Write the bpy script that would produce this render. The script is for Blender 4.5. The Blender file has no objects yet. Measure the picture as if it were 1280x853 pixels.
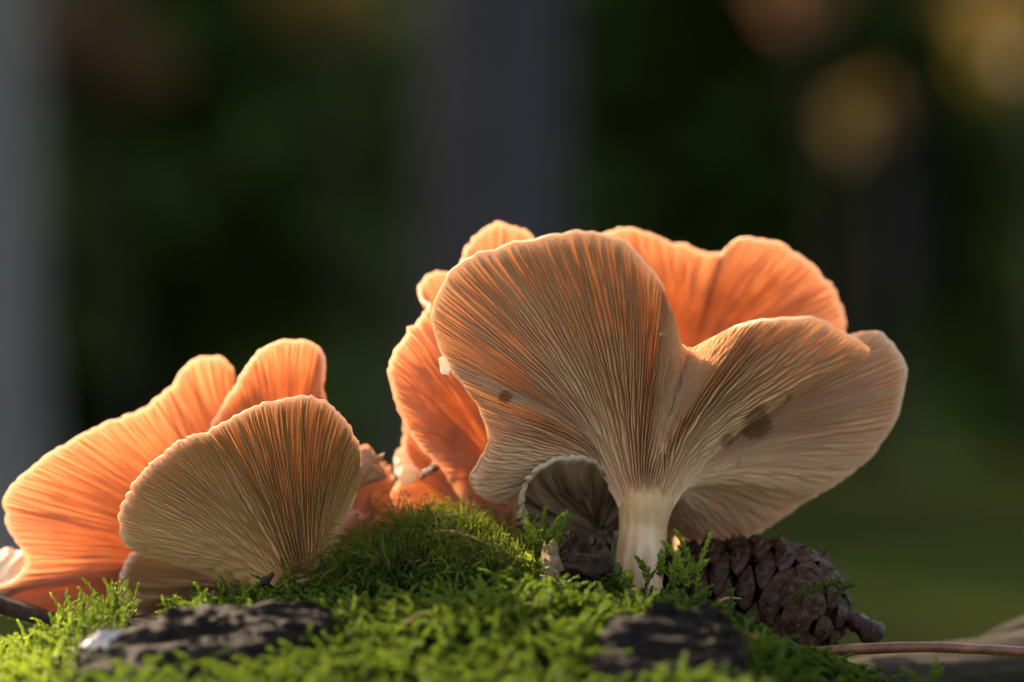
import bpy, math, random
import numpy as np
from mathutils import Vector, Matrix

random.seed(7)
rng = np.random.default_rng(7)
scene = bpy.context.scene
COL = scene.collection
CM = 0.01            # the script works in centimetres; meshes are written in metres
CAMZ = 30.0          # camera height above the forest floor (cm)
CAMD = 47.0          # camera distance in front of the y = 0 plane (cm)
FPX = 105.0 / 36.0 * 1280.0

# ------------------------------------------------------------------ camera
cam_d = bpy.data.cameras.new('camera')
cam = bpy.data.objects.new('camera', cam_d)
COL.objects.link(cam)
cam.location = (0, -CAMD * CM, CAMZ * CM)
cam.rotation_euler = (math.radians(90), 0, 0)
cam_d.lens = 105.0
cam_d.sensor_width = 36.0
cam_d.clip_start = 0.01
cam_d.clip_end = 500.0
cam_d.dof.use_dof = True
cam_d.dof.focus_distance = (CAMD - 0.5) * CM
cam_d.dof.aperture_fstop = 6.9
cam_d.dof.aperture_blades = 9
scene.camera = cam

# ------------------------------------------------------------------ world + sun
SUN_ELEV = math.radians(36.0)
SUN_AZ = math.radians(-52.0)       # angle from +Y (away from camera) towards -X (left)
world = bpy.data.worlds.new('World')
scene.world = world
world.use_nodes = True
wn = world.node_tree
wn.nodes.clear()
wo = wn.nodes.new('ShaderNodeOutputWorld')
wb = wn.nodes.new('ShaderNodeBackground')
ws = wn.nodes.new('ShaderNodeTexSky')
ws.sky_type = 'NISHITA'
ws.sun_disc = False
ws.sun_elevation = SUN_ELEV
ws.sun_rotation = SUN_AZ
ws.air_density = 0.6
ws.dust_density = 2.5
ws.ozone_density = 0.6
wb.inputs['Strength'].default_value = 0.15
wn.links.new(ws.outputs[0], wb.inputs[0])
wn.links.new(wb.outputs[0], wo.inputs[0])

sun_d = bpy.data.lights.new('sun', 'SUN')
sun_d.energy = 2.8
sun_d.angle = math.radians(0.6)
sun_d.color = (1.0, 0.93, 0.84)
sun = bpy.data.objects.new('sun', sun_d)
COL.objects.link(sun)
to_sun = Vector((math.sin(SUN_AZ) * math.cos(SUN_ELEV), math.cos(SUN_AZ) * math.cos(SUN_ELEV), math.sin(SUN_ELEV)))
sun.rotation_euler = to_sun.to_track_quat('Z', 'Y').to_euler()
sun.location = to_sun * 30

scene.view_settings.view_transform = 'Standard'
scene.view_settings.look = 'None'
scene.view_settings.exposure = 2.3
scene.view_settings.gamma = 1.0
scene.view_settings.use_white_balance = True       # the camera's shade setting
scene.view_settings.white_balance_temperature = 9300
scene.view_settings.white_balance_tint = 12
scene.view_settings.use_curve_mapping = False
scene.render.engine = 'CYCLES'
scene.cycles.use_denoising = True
scene.cycles.max_bounces = 8
scene.cycles.diffuse_bounces = 5
scene.cycles.transmission_bounces = 8
scene.cycles.sample_clamp_indirect = 6.0


# ------------------------------------------------------------------ numeric helpers
def U(px, py, y):
    """photograph pixel + real depth (cm from the focus plane) -> point in cm"""
    d = CAMD + y
    return np.array([(px - 640.0) / FPX * d, y, CAMZ + (426.5 - py) / FPX * d])


def UU(pts):
    return np.array([U(*p) for p in pts])


def nrm(v):
    return v / np.maximum(np.linalg.norm(v, axis=-1, keepdims=True), 1e-9)


def _hash(ix, iy, iz, seed):
    h = (ix * 374761393 + iy * 668265263 + iz * 2147483647 + seed * 974711) & 0xFFFFFFFF
    h = ((h ^ (h >> 13)) * 1274126177) & 0xFFFFFFFF
    h = ((h ^ (h >> 16)) * 2246822519) & 0xFFFFFFFF
    return ((h >> 8) & 0xFFFF) / 32767.5 - 1.0


def vnoise(p, seed=0):
    p = np.asarray(p, float)
    i = np.floor(p).astype(np.int64)
    f = p - i
    f = f * f * (3 - 2 * f)
    out = 0
    for a in (0, 1):
        wa = f[..., 0] if a else 1 - f[..., 0]
        for b in (0, 1):
            wbb = f[..., 1] if b else 1 - f[..., 1]
            for c in (0, 1):
                wc = f[..., 2] if c else 1 - f[..., 2]
                out = out + wa * wbb * wc * _hash(i[..., 0] + a, i[..., 1] + b, i[..., 2] + c, seed)
    return out


def fbm(p, oct=4, seed=0):
    p = np.asarray(p, float)
    s, a = 0, 1.0
    for k in range(oct):
        s = s + a * vnoise(p * 2 ** k, seed + k)
        a *= 0.5
    return s / 1.8


def spline(pts, n, closed=True, sub=24):
    """Catmull-Rom through pts, resampled to n points evenly by length"""
    P = np.asarray(pts, float)
    K = len(P)
    t = np.linspace(0, 1, sub, endpoint=False)[:, None]
    out = []
    for i in range(K if closed else K - 1):
        if closed:
            a, b, c, d = P[i - 1], P[i], P[(i + 1) % K], P[(i + 2) % K]
        else:
            a, b, c, d = P[max(i - 1, 0)], P[i], P[i + 1], P[min(i + 2, K - 1)]
        out.append(0.5 * (2 * b + (c - a) * t + (2 * a - 5 * b + 4 * c - d) * t ** 2 + (3 * b - a - 3 * c + d) * t ** 3))
    Q = np.concatenate(out)
    Q = np.vstack([Q, Q[:1] if closed else P[-1:]])
    s = np.concatenate([[0], np.cumsum(np.linalg.norm(np.diff(Q, axis=0), axis=1))])
    u = np.linspace(0, s[-1], n + 1)[:-1] if closed else np.linspace(0, s[-1], n)
    return np.stack([np.interp(u, s, Q[:, k]) for k in range(Q.shape[1])], 1)


# ------------------------------------------------------------------ object helpers
def thing(name, label, cat, base, group=None):
    o = bpy.data.objects.new(name, None)
    o.empty_display_size = 0.01
    COL.objects.link(o)
    o.location = Vector(base) * CM
    o['label'] = label
    o['category'] = cat
    if group:
        o['group'] = group
    return o


def tag(o, label=None, cat=None, group=None, kind=None):
    if label: o['label'] = label
    if cat: o['category'] = cat
    if group: o['group'] = group
    if kind: o['kind'] = kind
    return o


def mesh(name, verts, faces, mat, parent=None, origin=None, smooth=True, attr=None, sub=None):
    """verts in cm world coordinates; the object sits under parent (or at origin)"""
    v = np.asarray(verts, float)
    off = np.zeros(3)
    if parent is not None:
        p = parent
        while p is not None:
            off += np.array(p.location) / CM
            p = p.parent
    o_loc = np.zeros(3)
    if origin is not None:
        o_loc = np.asarray(origin, float) - off
    v = (v - off - o_loc) * CM
    me = bpy.data.meshes.new(name)
    if isinstance(faces, np.ndarray):
        k = faces.shape[1]
        me.vertices.add(len(v))
        me.vertices.foreach_set('co', v.astype(np.float32).ravel())
        me.loops.add(faces.size)
        me.loops.foreach_set('vertex_index', faces.astype(np.int32).ravel())
        me.polygons.add(len(faces))
        me.polygons.foreach_set('loop_start', np.arange(0, faces.size, k, dtype=np.int32))
        me.update(calc_edges=True)
        me.validate()
    else:
        me.from_pydata([tuple(x) for x in v], [], faces)
    me.polygons.foreach_set('use_smooth', [smooth] * len(me.polygons))
    if attr:
        for an, av in attr.items():
            a = me.attributes.new(an, 'FLOAT', 'POINT')
            a.data.foreach_set('value', np.asarray(av, np.float32))
    if mat is not None:
        me.materials.append(mat)
    o = bpy.data.objects.new(name, me)
    COL.objects.link(o)
    o.location = Vector(o_loc) * CM
    if parent is not None:
        o.parent = parent
    return o


def grid_faces(nu, nv, closed_u=False, closed_v=False):
    iu = np.arange(nu if closed_u else nu - 1)
    iv = np.arange(nv if closed_v else nv - 1)
    a, b = np.meshgrid(iu, iv, indexing='ij')
    a2, b2 = (a + 1) % nu, (b + 1) % nv
    return np.stack([a * nv + b, a2 * nv + b, a2 * nv + b2, a * nv + b2], -1).reshape(-1, 4)


def tube_geo(path, rad, nseg=10, cap=True):
    P = np.asarray(path, float)
    n = len(P)
    r = np.broadcast_to(np.asarray(rad, float), (n,))
    T = nrm(np.gradient(P, axis=0))
    ref = np.array([0, 0, 1.0]) if abs(T[0][2]) < 0.9 else np.array([1.0, 0, 0])
    X = nrm(np.cross(T, ref))
    Y = np.cross(T, X)
    a = np.linspace(0, 2 * math.pi, nseg, endpoint=False)
    V = P[:, None] + r[:, None, None] * (np.cos(a)[None, :, None] * X[:, None] + np.sin(a)[None, :, None] * Y[:, None])
    F = [tuple(f) for f in grid_faces(n, nseg, False, True)]
    if cap:
        F.append(tuple(range(nseg)))
        F.append(tuple((n - 1) * nseg + k for k in range(nseg))[::-1])
    return V.reshape(-1, 3), F


# ------------------------------------------------------------------ materials
class NT:
    def __init__(self, name):
        self.m = bpy.data.materials.new(name)
        self.m.use_nodes = True
        self.t = self.m.node_tree
        self.t.nodes.clear()
        self.out = self.n('ShaderNodeOutputMaterial')

    def n(self, kind, **kw):
        nd = self.t.nodes.new(kind)
        for k, v in kw.items():
            if hasattr(nd, k):
                setattr(nd, k, v)
        return nd

    def l(self, a, b):
        self.t.links.new(a, b)

    def val(self, sock, v):
        if hasattr(v, 'is_linked') or hasattr(v, 'links'):
            self.l(v, sock)
        else:
            sock.default_value = v

    def coord(self, scale=(100, 100, 100)):
        c = self.n('ShaderNodeTexCoord')
        m = self.n('ShaderNodeMapping')
        self.l(c.outputs['Object'], m.inputs['Vector'])
        m.inputs['Scale'].default_value = scale
        return m.outputs[0]

    def noise(self, vec, scale, detail=4, rough=0.55, dist=0.0):
        n = self.n('ShaderNodeTexNoise')
        self.l(vec, n.inputs['Vector'])
        n.inputs['Scale'].default_value = scale
        n.inputs['Detail'].default_value = detail
        n.inputs['Roughness'].default_value = rough
        n.inputs['Distortion'].default_value = dist
        return n.outputs['Fac']

    def ramp(self, fac, stops, interp='LINEAR'):
        r = self.n('ShaderNodeValToRGB')
        r.color_ramp.interpolation = interp
        e = r.color_ramp.elements
        while len(e) < len(stops):
            e.new(0.5)
        for el, (p, c) in zip(e, stops):
            el.position = p
            el.color = (*c, 1) if len(c) == 3 else c
        self.l(fac, r.inputs[0])
        return r.outputs[0]

    def mix(self, fac, a, b, mode='MIX'):
        m = self.n('ShaderNodeMix', data_type='RGBA', blend_type=mode)
        self.val(m.inputs[0], fac)
        for s, v in ((m.inputs[6], a), (m.inputs[7], b)):
            if isinstance(v, tuple):
                s.default_value = (*v, 1) if len(v) == 3 else v
            else:
                self.l(v, s)
        return m.outputs[2]

    def math(self, op, a, b=0.0):
        m = self.n('ShaderNodeMath', operation=op)
        self.val(m.inputs[0], a)
        self.val(m.inputs[1], b)
        return m.outputs[0]

    def attr(self, name):
        a = self.n('ShaderNodeAttribute')
        a.attribute_name = name
        return a.outputs['Fac']

    def bump(self, h, strength, dist):
        b = self.n('ShaderNodeBump')
        self.l(h, b.inputs['Height'])
        b.inputs['Strength'].default_value = strength
        b.inputs['Distance'].default_value = dist
        return b.outputs[0]

    def principled(self, color, rough=0.6, spec=0.4, normal=None, coat=0.0):
        p = self.n('ShaderNodeBsdfPrincipled')
        if isinstance(color, tuple):
            p.inputs['Base Color'].default_value = (*color, 1)
        else:
            self.l(color, p.inputs['Base Color'])
        self.val(p.inputs['Roughness'], rough)
        p.inputs['Specular IOR Level'].default_value = spec
        p.inputs['Coat Weight'].default_value = coat
        p.inputs['Coat Roughness'].default_value = 0.15
        if normal is not None:
            self.l(normal, p.inputs['Normal'])
        return p.outputs[0]

    def translucent(self, color, normal=None):
        p = self.n('ShaderNodeBsdfTranslucent')
        if isinstance(color, tuple):
            p.inputs['Color'].default_value = (*color, 1)
        else:
            self.l(color, p.inputs['Color'])
        if normal is not None:
            self.l(normal, p.inputs['Normal'])
        return p.outputs[0]

    def mixs(self, fac, a, b):
        m = self.n('ShaderNodeMixShader')
        self.val(m.inputs[0], fac)
        self.l(a, m.inputs[1])
        self.l(b, m.inputs[2])
        return m.outputs[0]

    def done(self, shader):
        self.l(shader, self.out.inputs['Surface'])
        return self.m


def flesh_mat(name, col_a, col_b, trans_col, t_in, t_out, rough=0.5, spec=0.35, stain=(0.16, 0.07, 0.03), stain_amt=0.6, wet=0.0, rim_amt=0.85, spots=(), base_px=None):
    """mushroom flesh: diffuse + translucent, more light passing where the flesh is thin (attribute 'thin')"""
    k = NT(name)
    v = k.coord()
    n1 = k.noise(v, 0.9, 5)
    base = k.ramp(n1, [(0.3, col_a), (0.7, col_b)])
    n2 = k.noise(v, 2.3, 4, 0.6, 0.8)
    st = k.ramp(n2, [(0.66, (0, 0, 0)), (0.74, (1, 1, 1))])
    st = k.math('MULTIPLY', st, stain_amt)
    base = k.mix(st, base, stain)
    for (sx, sy, sr) in spots:
        c0 = U(sx, sy, 0.0) - U(*base_px)
        mp = k.n('ShaderNodeMapping')
        k.l(v, mp.inputs['Vector'])
        mp.inputs['Location'].default_value = (-c0[0], 0, -c0[2])
        mp.inputs['Scale'].default_value = (1, 0, 1)
        ln = k.n('ShaderNodeVectorMath', operation='LENGTH')
        k.l(mp.outputs[0], ln.inputs[0])
        dd = k.math('ADD', ln.outputs['Value'], k.math('MULTIPLY', k.math('SUBTRACT', n2, 0.5), sr * 2.2))
        sm = k.ramp(k.math('DIVIDE', dd, sr * 2), [(0.38, (1, 1, 1)), (0.55, (0, 0, 0))])
        base = k.mix(k.math('MULTIPLY', sm, 0.75), base, (0.30, 0.13, 0.05))
    thin = k.attr('thin')
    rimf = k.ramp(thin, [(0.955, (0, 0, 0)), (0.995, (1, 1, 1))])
    base = k.mix(k.math('MULTIPLY', rimf, rim_amt), base, (0.86, 0.68, 0.50))  # rim painted paler, standing in for the bright sunlit edge line
    fac = k.n('ShaderNodeMapRange')
    k.l(thin, fac.inputs[0])
    fac.inputs[1].default_value = 0.15
    fac.inputs[2].default_value = 0.95
    fac.inputs[3].default_value = t_in
    fac.inputs[4].default_value = t_out
    bp = k.bump(k.noise(v, 26, 3), 0.25, 0.0006)
    d = k.principled(base, rough, spec, bp, wet)
    n3 = k.noise(v, 1.4, 3)
    tc = k.mix(k.ramp(n3, [(0.35, (0, 0, 0)), (0.65, (1, 1, 1))]), tuple(c * 0.72 for c in trans_col), tuple(min(1, c * 1.12) for c in trans_col))
    tc = k.mix(k.ramp(thin, [(0.55, (0, 0, 0)), (0.97, (1, 1, 1))]), tc, tuple(c ** 0.55 for c in trans_col))
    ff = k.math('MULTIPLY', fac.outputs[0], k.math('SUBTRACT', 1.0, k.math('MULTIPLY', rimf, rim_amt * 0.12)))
    return k.done(k.mixs(ff, d, k.translucent(tc, bp)))


M = {}
# caps: upper skin
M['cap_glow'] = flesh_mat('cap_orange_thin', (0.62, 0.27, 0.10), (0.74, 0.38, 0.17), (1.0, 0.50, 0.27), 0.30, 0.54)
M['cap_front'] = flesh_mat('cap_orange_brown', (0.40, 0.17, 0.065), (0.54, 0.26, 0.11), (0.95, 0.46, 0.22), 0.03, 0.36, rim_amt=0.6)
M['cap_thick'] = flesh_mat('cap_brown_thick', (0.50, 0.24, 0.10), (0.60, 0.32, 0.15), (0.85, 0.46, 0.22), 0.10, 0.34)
# gills
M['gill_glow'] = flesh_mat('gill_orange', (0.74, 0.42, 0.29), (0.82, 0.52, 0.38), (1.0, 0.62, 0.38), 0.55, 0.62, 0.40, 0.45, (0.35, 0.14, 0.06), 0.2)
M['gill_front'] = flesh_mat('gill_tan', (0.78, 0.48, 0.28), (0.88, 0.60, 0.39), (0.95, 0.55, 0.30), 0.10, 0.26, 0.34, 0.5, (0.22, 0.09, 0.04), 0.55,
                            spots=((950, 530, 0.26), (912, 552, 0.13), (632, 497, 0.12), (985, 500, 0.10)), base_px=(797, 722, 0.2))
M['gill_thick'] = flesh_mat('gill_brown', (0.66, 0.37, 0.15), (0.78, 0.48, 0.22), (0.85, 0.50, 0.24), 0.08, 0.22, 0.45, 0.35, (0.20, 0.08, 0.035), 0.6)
M['pink'] = flesh_mat('pink_flesh', (0.62, 0.36, 0.26), (0.74, 0.46, 0.34), (1.0, 0.52, 0.34), 0.3, 0.5, 0.4, 0.4)
M['pale'] = flesh_mat('pale_flesh', (0.62, 0.52, 0.42), (0.75, 0.66, 0.55), (0.9, 0.75, 0.55), 0.3, 0.45, 0.45, 0.4)
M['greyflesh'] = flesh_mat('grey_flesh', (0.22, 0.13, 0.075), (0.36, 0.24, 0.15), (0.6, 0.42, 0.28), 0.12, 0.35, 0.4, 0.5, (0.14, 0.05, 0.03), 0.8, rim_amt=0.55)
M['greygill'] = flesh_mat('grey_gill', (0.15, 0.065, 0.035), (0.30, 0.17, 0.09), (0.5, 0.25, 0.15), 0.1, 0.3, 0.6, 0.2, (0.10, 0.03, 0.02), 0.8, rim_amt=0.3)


def stem_mat():
    k = NT('stem_fibrous')
    v = k.coord((100, 100, 100))
    vf = k.coord((600, 600, 45))
    f = k.noise(vf, 1.0, 4, 0.6)
    c = k.ramp(f, [(0.25, (0.42, 0.21, 0.09)), (0.5, (0.62, 0.40, 0.22)), (0.78, (0.80, 0.61, 0.42))])
    sp = k.ramp(k.noise(v, 7.0, 3), [(0.70, (0, 0, 0)), (0.76, (1, 1, 1))])
    c = k.mix(k.math('MULTIPLY', sp, 0.7), c, (0.12, 0.05, 0.025))
    c = k.mix(k.math('MULTIPLY', k.attr('high'), 0.75), c, (0.66, 0.36, 0.16))
    bp = k.bump(f, 0.5, 0.0006)
    return k.done(k.mixs(0.15, k.principled(c, 0.5, 0.35, bp), k.translucent((0.9, 0.5, 0.28))))


M['stem'] = stem_mat()


def bark_mat(name, c0, c1, c2, scale=1.0, rough=0.6, bump=0.8, wet=0.0, bd=0.0015, stretch=(100, 100, 100)):
    k = NT(name)
    v = k.coord(stretch)
    n = k.noise(v, 1.6 * scale, 7, 0.65, 0.6)
    c = k.ramp(n, [(0.3, c0), (0.52, c1), (0.75, c2)])
    n2 = k.noise(v, 6 * scale, 5, 0.7)
    c = k.mix(k.math('MULTIPLY', n2, 0.5), c, tuple(x * 0.35 for x in c0))
    bp = k.bump(k.math('ADD', n, k.math('MULTIPLY', n2, 0.5)), bump, bd)
    r = k.math('ADD', k.math('MULTIPLY', n2, 0.4), rough - 0.2)
    return k.done(k.principled(c, r, 0.3, bp, wet))


M['log'] = bark_mat('rotten_wood', (0.010, 0.006, 0.004), (0.028, 0.017, 0.010), (0.085, 0.05, 0.03), 2.5, 0.85, 1.0, 0.0, 0.004)
M['bark'] = bark_mat('wet_bark', (0.006, 0.003, 0.002), (0.024, 0.0125, 0.008), (0.13, 0.082, 0.055), 2.2, 0.7, 1.0, 0.0, 0.003, (28, 260, 260))
M['grey_wood'] = bark_mat('weathered_wood', (0.012, 0.010, 0.005), (0.070, 0.052, 0.030), (0.19, 0.145, 0.09), 1.8, 0.8, 1.0, 0.0, 0.003, (40, 170, 170))
M['twig_dark'] = bark_mat('dark_twig', (0.015, 0.008, 0.005), (0.05, 0.025, 0.012), (0.15, 0.075, 0.035), 2.0, 0.8)
M['twig_red'] = bark_mat('reddish_needle', (0.10, 0.032, 0.014), (0.20, 0.07, 0.03), (0.32, 0.13, 0.06), 1.5, 0.4, 0.4, 0.2)
M['straw'] = bark_mat('dry_straw', (0.28, 0.15, 0.05), (0.42, 0.25, 0.10), (0.55, 0.36, 0.16), 1.5, 0.5, 0.3)
M['scrap'] = bark_mat('tan_scrap', (0.03, 0.016, 0.010), (0.24, 0.14, 0.07), (0.42, 0.28, 0.15), 2.0, 0.6, 0.8)
M['flake'] = bark_mat('pale_bark_flake', (0.30, 0.27, 0.27), (0.45, 0.42, 0.42), (0.60, 0.56, 0.56), 1.2, 0.25, 0.5, 0.6)
M['char'] = bark_mat('charred_twig', (0.006, 0.005, 0.005), (0.012, 0.010, 0.010), (0.05, 0.04, 0.04), 2.0, 0.4)
M['crust'] = bark_mat('white_crust', (0.45, 0.40, 0.36), (0.6, 0.55, 0.5), (0.75, 0.7, 0.66), 3.0, 0.5)
M['cone'] = bark_mat('cone_scale', (0.010, 0.003, 0.0012), (0.055, 0.016, 0.006), (0.20, 0.075, 0.03), 3.4, 0.42, 0.7, 0.05, 0.001)
M['cone_pale'] = bark_mat('cone_scale_weathered', (0.012, 0.004, 0.002), (0.075, 0.026, 0.010), (0.32, 0.155, 0.075), 3.4, 0.5, 0.8, 0.0, 0.001)
M['cone_core'] = bark_mat('cone_core', (0.006, 0.004, 0.003), (0.012, 0.007, 0.005), (0.03, 0.015, 0.01), 2.0, 0.6)


def leaf_mat(name, a, b, tr, fac=0.45, scale=1.2, rough=0.4, spec=0.4):
    k = NT(name)
    v = k.coord()
    n = k.noise(v, scale, 4)
    r = k.attr('rnd')
    m = k.math('ADD', k.math('MULTIPLY', n, 0.9), k.math('MULTIPLY', k.math('SUBTRACT', r, 0.5), 0.7))
    c = k.ramp(m, [(0.2, a), (0.72, b)])
    t = k.mix(m, tuple(x * 0.8 for x in tr), tr)
    return k.done(k.mixs(fac, k.principled(c, rough, spec), k.translucent(t)))


M['moss'] = leaf_mat('moss_green', (0.012, 0.030, 0.004), (0.066, 0.115, 0.015), (0.17, 0.27, 0.028), 0.42, 0.8, 0.5, 0.25)
M['moss_dark'] = leaf_mat('moss_deep_green', (0.010, 0.022, 0.003), (0.052, 0.078, 0.010), (0.20, 0.26, 0.03), 0.42, 1.2, 0.6, 0.15)
M['moss_bright'] = leaf_mat('moss_yellow_green', (0.05, 0.095, 0.010), (0.14, 0.21, 0.03), (0.36, 0.50, 0.06), 0.45)
M['needles'] = leaf_mat('conifer_needles', (0.026, 0.048, 0.008), (0.065, 0.105, 0.017), (0.13, 0.19, 0.03), 0.25, 0.02, 0.6, 0.2)
M['leaf_ochre'] = leaf_mat('autumn_leaf_ochre', (0.15, 0.09, 0.018), (0.26, 0.165, 0.035), (0.28, 0.18, 0.035), 0.5, 0.03)
M['leaf_rust'] = leaf_mat('autumn_leaf_rust', (0.12, 0.055, 0.025), (0.23, 0.115, 0.055), (0.30, 0.15, 0.07), 0.5, 0.03)
M['trunk_grey'] = bark_mat('tree_bark_grey', (0.018, 0.0165, 0.018), (0.034, 0.032, 0.035), (0.06, 0.056, 0.061), 1.0, 0.8, 1.0, 0, 0.02, (6, 6, 1.5))
M['trunk_pale'] = bark_mat('tree_bark_pale', (0.075, 0.07, 0.062), (0.15, 0.138, 0.122), (0.23, 0.215, 0.19), 1.0, 0.8, 1.0, 0, 0.02, (6, 6, 1.5))
M['trunk_brown'] = bark_mat('tree_bark_brown', (0.018, 0.013, 0.009), (0.04, 0.03, 0.022), (0.07, 0.052, 0.042), 1.0, 0.8, 1.0, 0, 0.02, (6, 6, 1.5))


def ground_mat():
    k = NT('forest_floor')
    v = k.coord((1, 1, 1))
    n = k.noise(v, 0.9, 6, 0.6, 0.4)
    n2 = k.noise(v, 9.0, 5, 0.6)
    c = k.ramp(n, [(0.36, (0.026, 0.022, 0.011)), (0.50, (0.026, 0.042, 0.009)), (0.70, (0.050, 0.072, 0.016))])
    c = k.mix(k.math('MULTIPLY', n2, 0.4), c, (0.018, 0.016, 0.008))
    return k.done(k.principled(c, 1.0, 0.0, k.bump(n2, 0.8, 0.04)))


M['ground'] = ground_mat()
k = NT('water_drop')
g = k.n('ShaderNodeBsdfGlass')
g.inputs['IOR'].default_value = 1.33
g.inputs['Roughness'].default_value = 0.0
M['drop'] = k.done(g.outputs[0])

# ================================================================== SETTING
# ground: one sheet to the horizon, gently uneven, flat where the log lies
gx = np.concatenate([-np.geomspace(25000, 300, 26), np.linspace(-280, 280, 29), np.geomspace(300, 25000, 26)])
gy = np.concatenate([-np.geomspace(3000, 150, 10), np.linspace(-130, 1500, 60), np.geomspace(1550, 40000, 24)])
GX, GY = np.meshgrid(gx, gy, indexing='ij')
GZ = fbm(np.stack([GX / 180, GY / 180, GX * 0], -1), 3, 3) * 9.0
GZ *= np.clip((np.hypot(GX, GY) - 60) / 200, 0, 1) * np.clip(9000 / (np.hypot(GX, GY) + 1), 0, 1)
GZ -= 0.0
ground = mesh('ground', np.stack([GX, GY, GZ], -1).reshape(-1, 3), grid_faces(len(gx), len(gy)), M['ground'])
tag(ground, kind='structure')


def ground_z(x, y):
    z = fbm(np.array([[x / 180, y / 180, 0.0]]), 3, 3)[0] * 9.0
    return z * min(max((math.hypot(x, y) - 60) / 200, 0), 1)


# ------------------------------------------------------------------ background trees
def trunk_geo(base, h, r0, lean, seed, nseg=18, nh=26):
    t = np.linspace(0, 1, nh)
    z = h * t ** 1.3
    r = r0 * (1 - 0.75 * t) + r0 * 0.55 * np.exp(-t * 28)
    cx = base[0] + lean[0] * t + vnoise(np.stack([t * 4, t * 0, t * 0 + seed], -1), 5) * r0 * 0.35 * t
    cy = base[1] + lean[1] * t
    a = np.linspace(0, 2 * math.pi, nseg, endpoint=False)
    A, T = np.meshgrid(a, t)
    n = fbm(np.stack([np.cos(A) * 2, np.sin(A) * 2, T * 22 + seed], -1), 4, seed)
    R = r[:, None] * (1 + 0.10 * n)
    V = np.stack([cx[:, None] + R * np.cos(A), cy[:, None] + R * np.sin(A), base[2] - 3 + z[:, None] + 0 * A], -1)
    F = [tuple(f) for f in grid_faces(nh, nseg, False, True)] + [tuple((nh - 1) * nseg + q for q in range(nseg))]
    return V.reshape(-1, 3), F, np.stack([cx, cy, base[2] - 3 + z], -1), r


def leaf_cloud(C, D, ln, wd, seed):
    """kite-shaped leaves at C with direction D"""
    r = np.random.default_rng(seed)
    n = len(C)
    D = nrm(D)
    Sd = nrm(np.cross(D, r.normal(size=(n, 3))))
    L = ln * r.uniform(0.7, 1.3, (n, 1))
    W = wd * r.uniform(0.7, 1.3, (n, 1))
    v = np.stack([C, C + D * L * 0.5 + Sd * W, C + D * L, C + D * L * 0.5 - Sd * W], 1).reshape(-1, 3)
    f = np.arange(4 * n).reshape(n, 4)
    return v, f, np.repeat(r.random(n), 4)


def spruce(base, h, rad, seed, label, group):
    """conifer branched to the ground: trunk, limbs with hanging needle sprays"""
    r = np.random.default_rng(seed)
    t = thing('spruce_tree', label, 'tree', base, group)
    V, F, _, _ = trunk_geo(base, h, h * 0.013, (0, 0), seed, 10, 14)
    mesh('trunk', V, F, M['trunk_brown'], t)
    C, D, LV, LF = [], [], [], []
    nb = int(h / 2.6)
    for i in range(nb):
        z = h * (0.03 + 0.95 * (i + r.random()) / nb)
        L = rad * (1 - z / h) ** 0.8 * r.uniform(0.7, 1.15) + 6
        a = i * 2.399 + r.normal() * 0.3
        ts = np.linspace(0, 1, 6)
        out = np.array([math.cos(a), math.sin(a), 0])
        P = np.array(base) + np.array([0, 0, z]) + out * (L * ts)[:, None] + np.stack([0 * ts, 0 * ts, -L * 0.45 * ts ** 1.6 + L * 0.10 * ts], -1)
        tv, tf = tube_geo(P, np.linspace(0.8, 0.25, 6), 4, False)
        o = sum(len(x) for x in LV)
        LV.append(tv)
        LF += [tuple(q + o for q in f) for f in tf]
        m = int(20 + L * 0.5)
        s = r.uniform(0.05, 1.0, m)
        pos = np.stack([np.interp(s, ts, P[:, q]) for q in range(3)], 1)
        side = np.array([-out[1], out[0], 0]) * r.choice([-1, 1], m)[:, None]
        d = out * 0.75 + side * r.uniform(0.2, 0.9, (m, 1)) + np.stack([0 * s, 0 * s, -r.uniform(0.05, 0.7, m)], -1)
        C.append(pos)
        D.append(d)
    mesh('limbs', np.concatenate(LV), LF, M['trunk_brown'], t)
    v, f, rn = leaf_cloud(np.concatenate(C), np.concatenate(D), 30, 6.0, seed)
    mesh('crown', v, f, M['needles'], t, smooth=False, attr={'rnd': rn})
    return t


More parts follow.
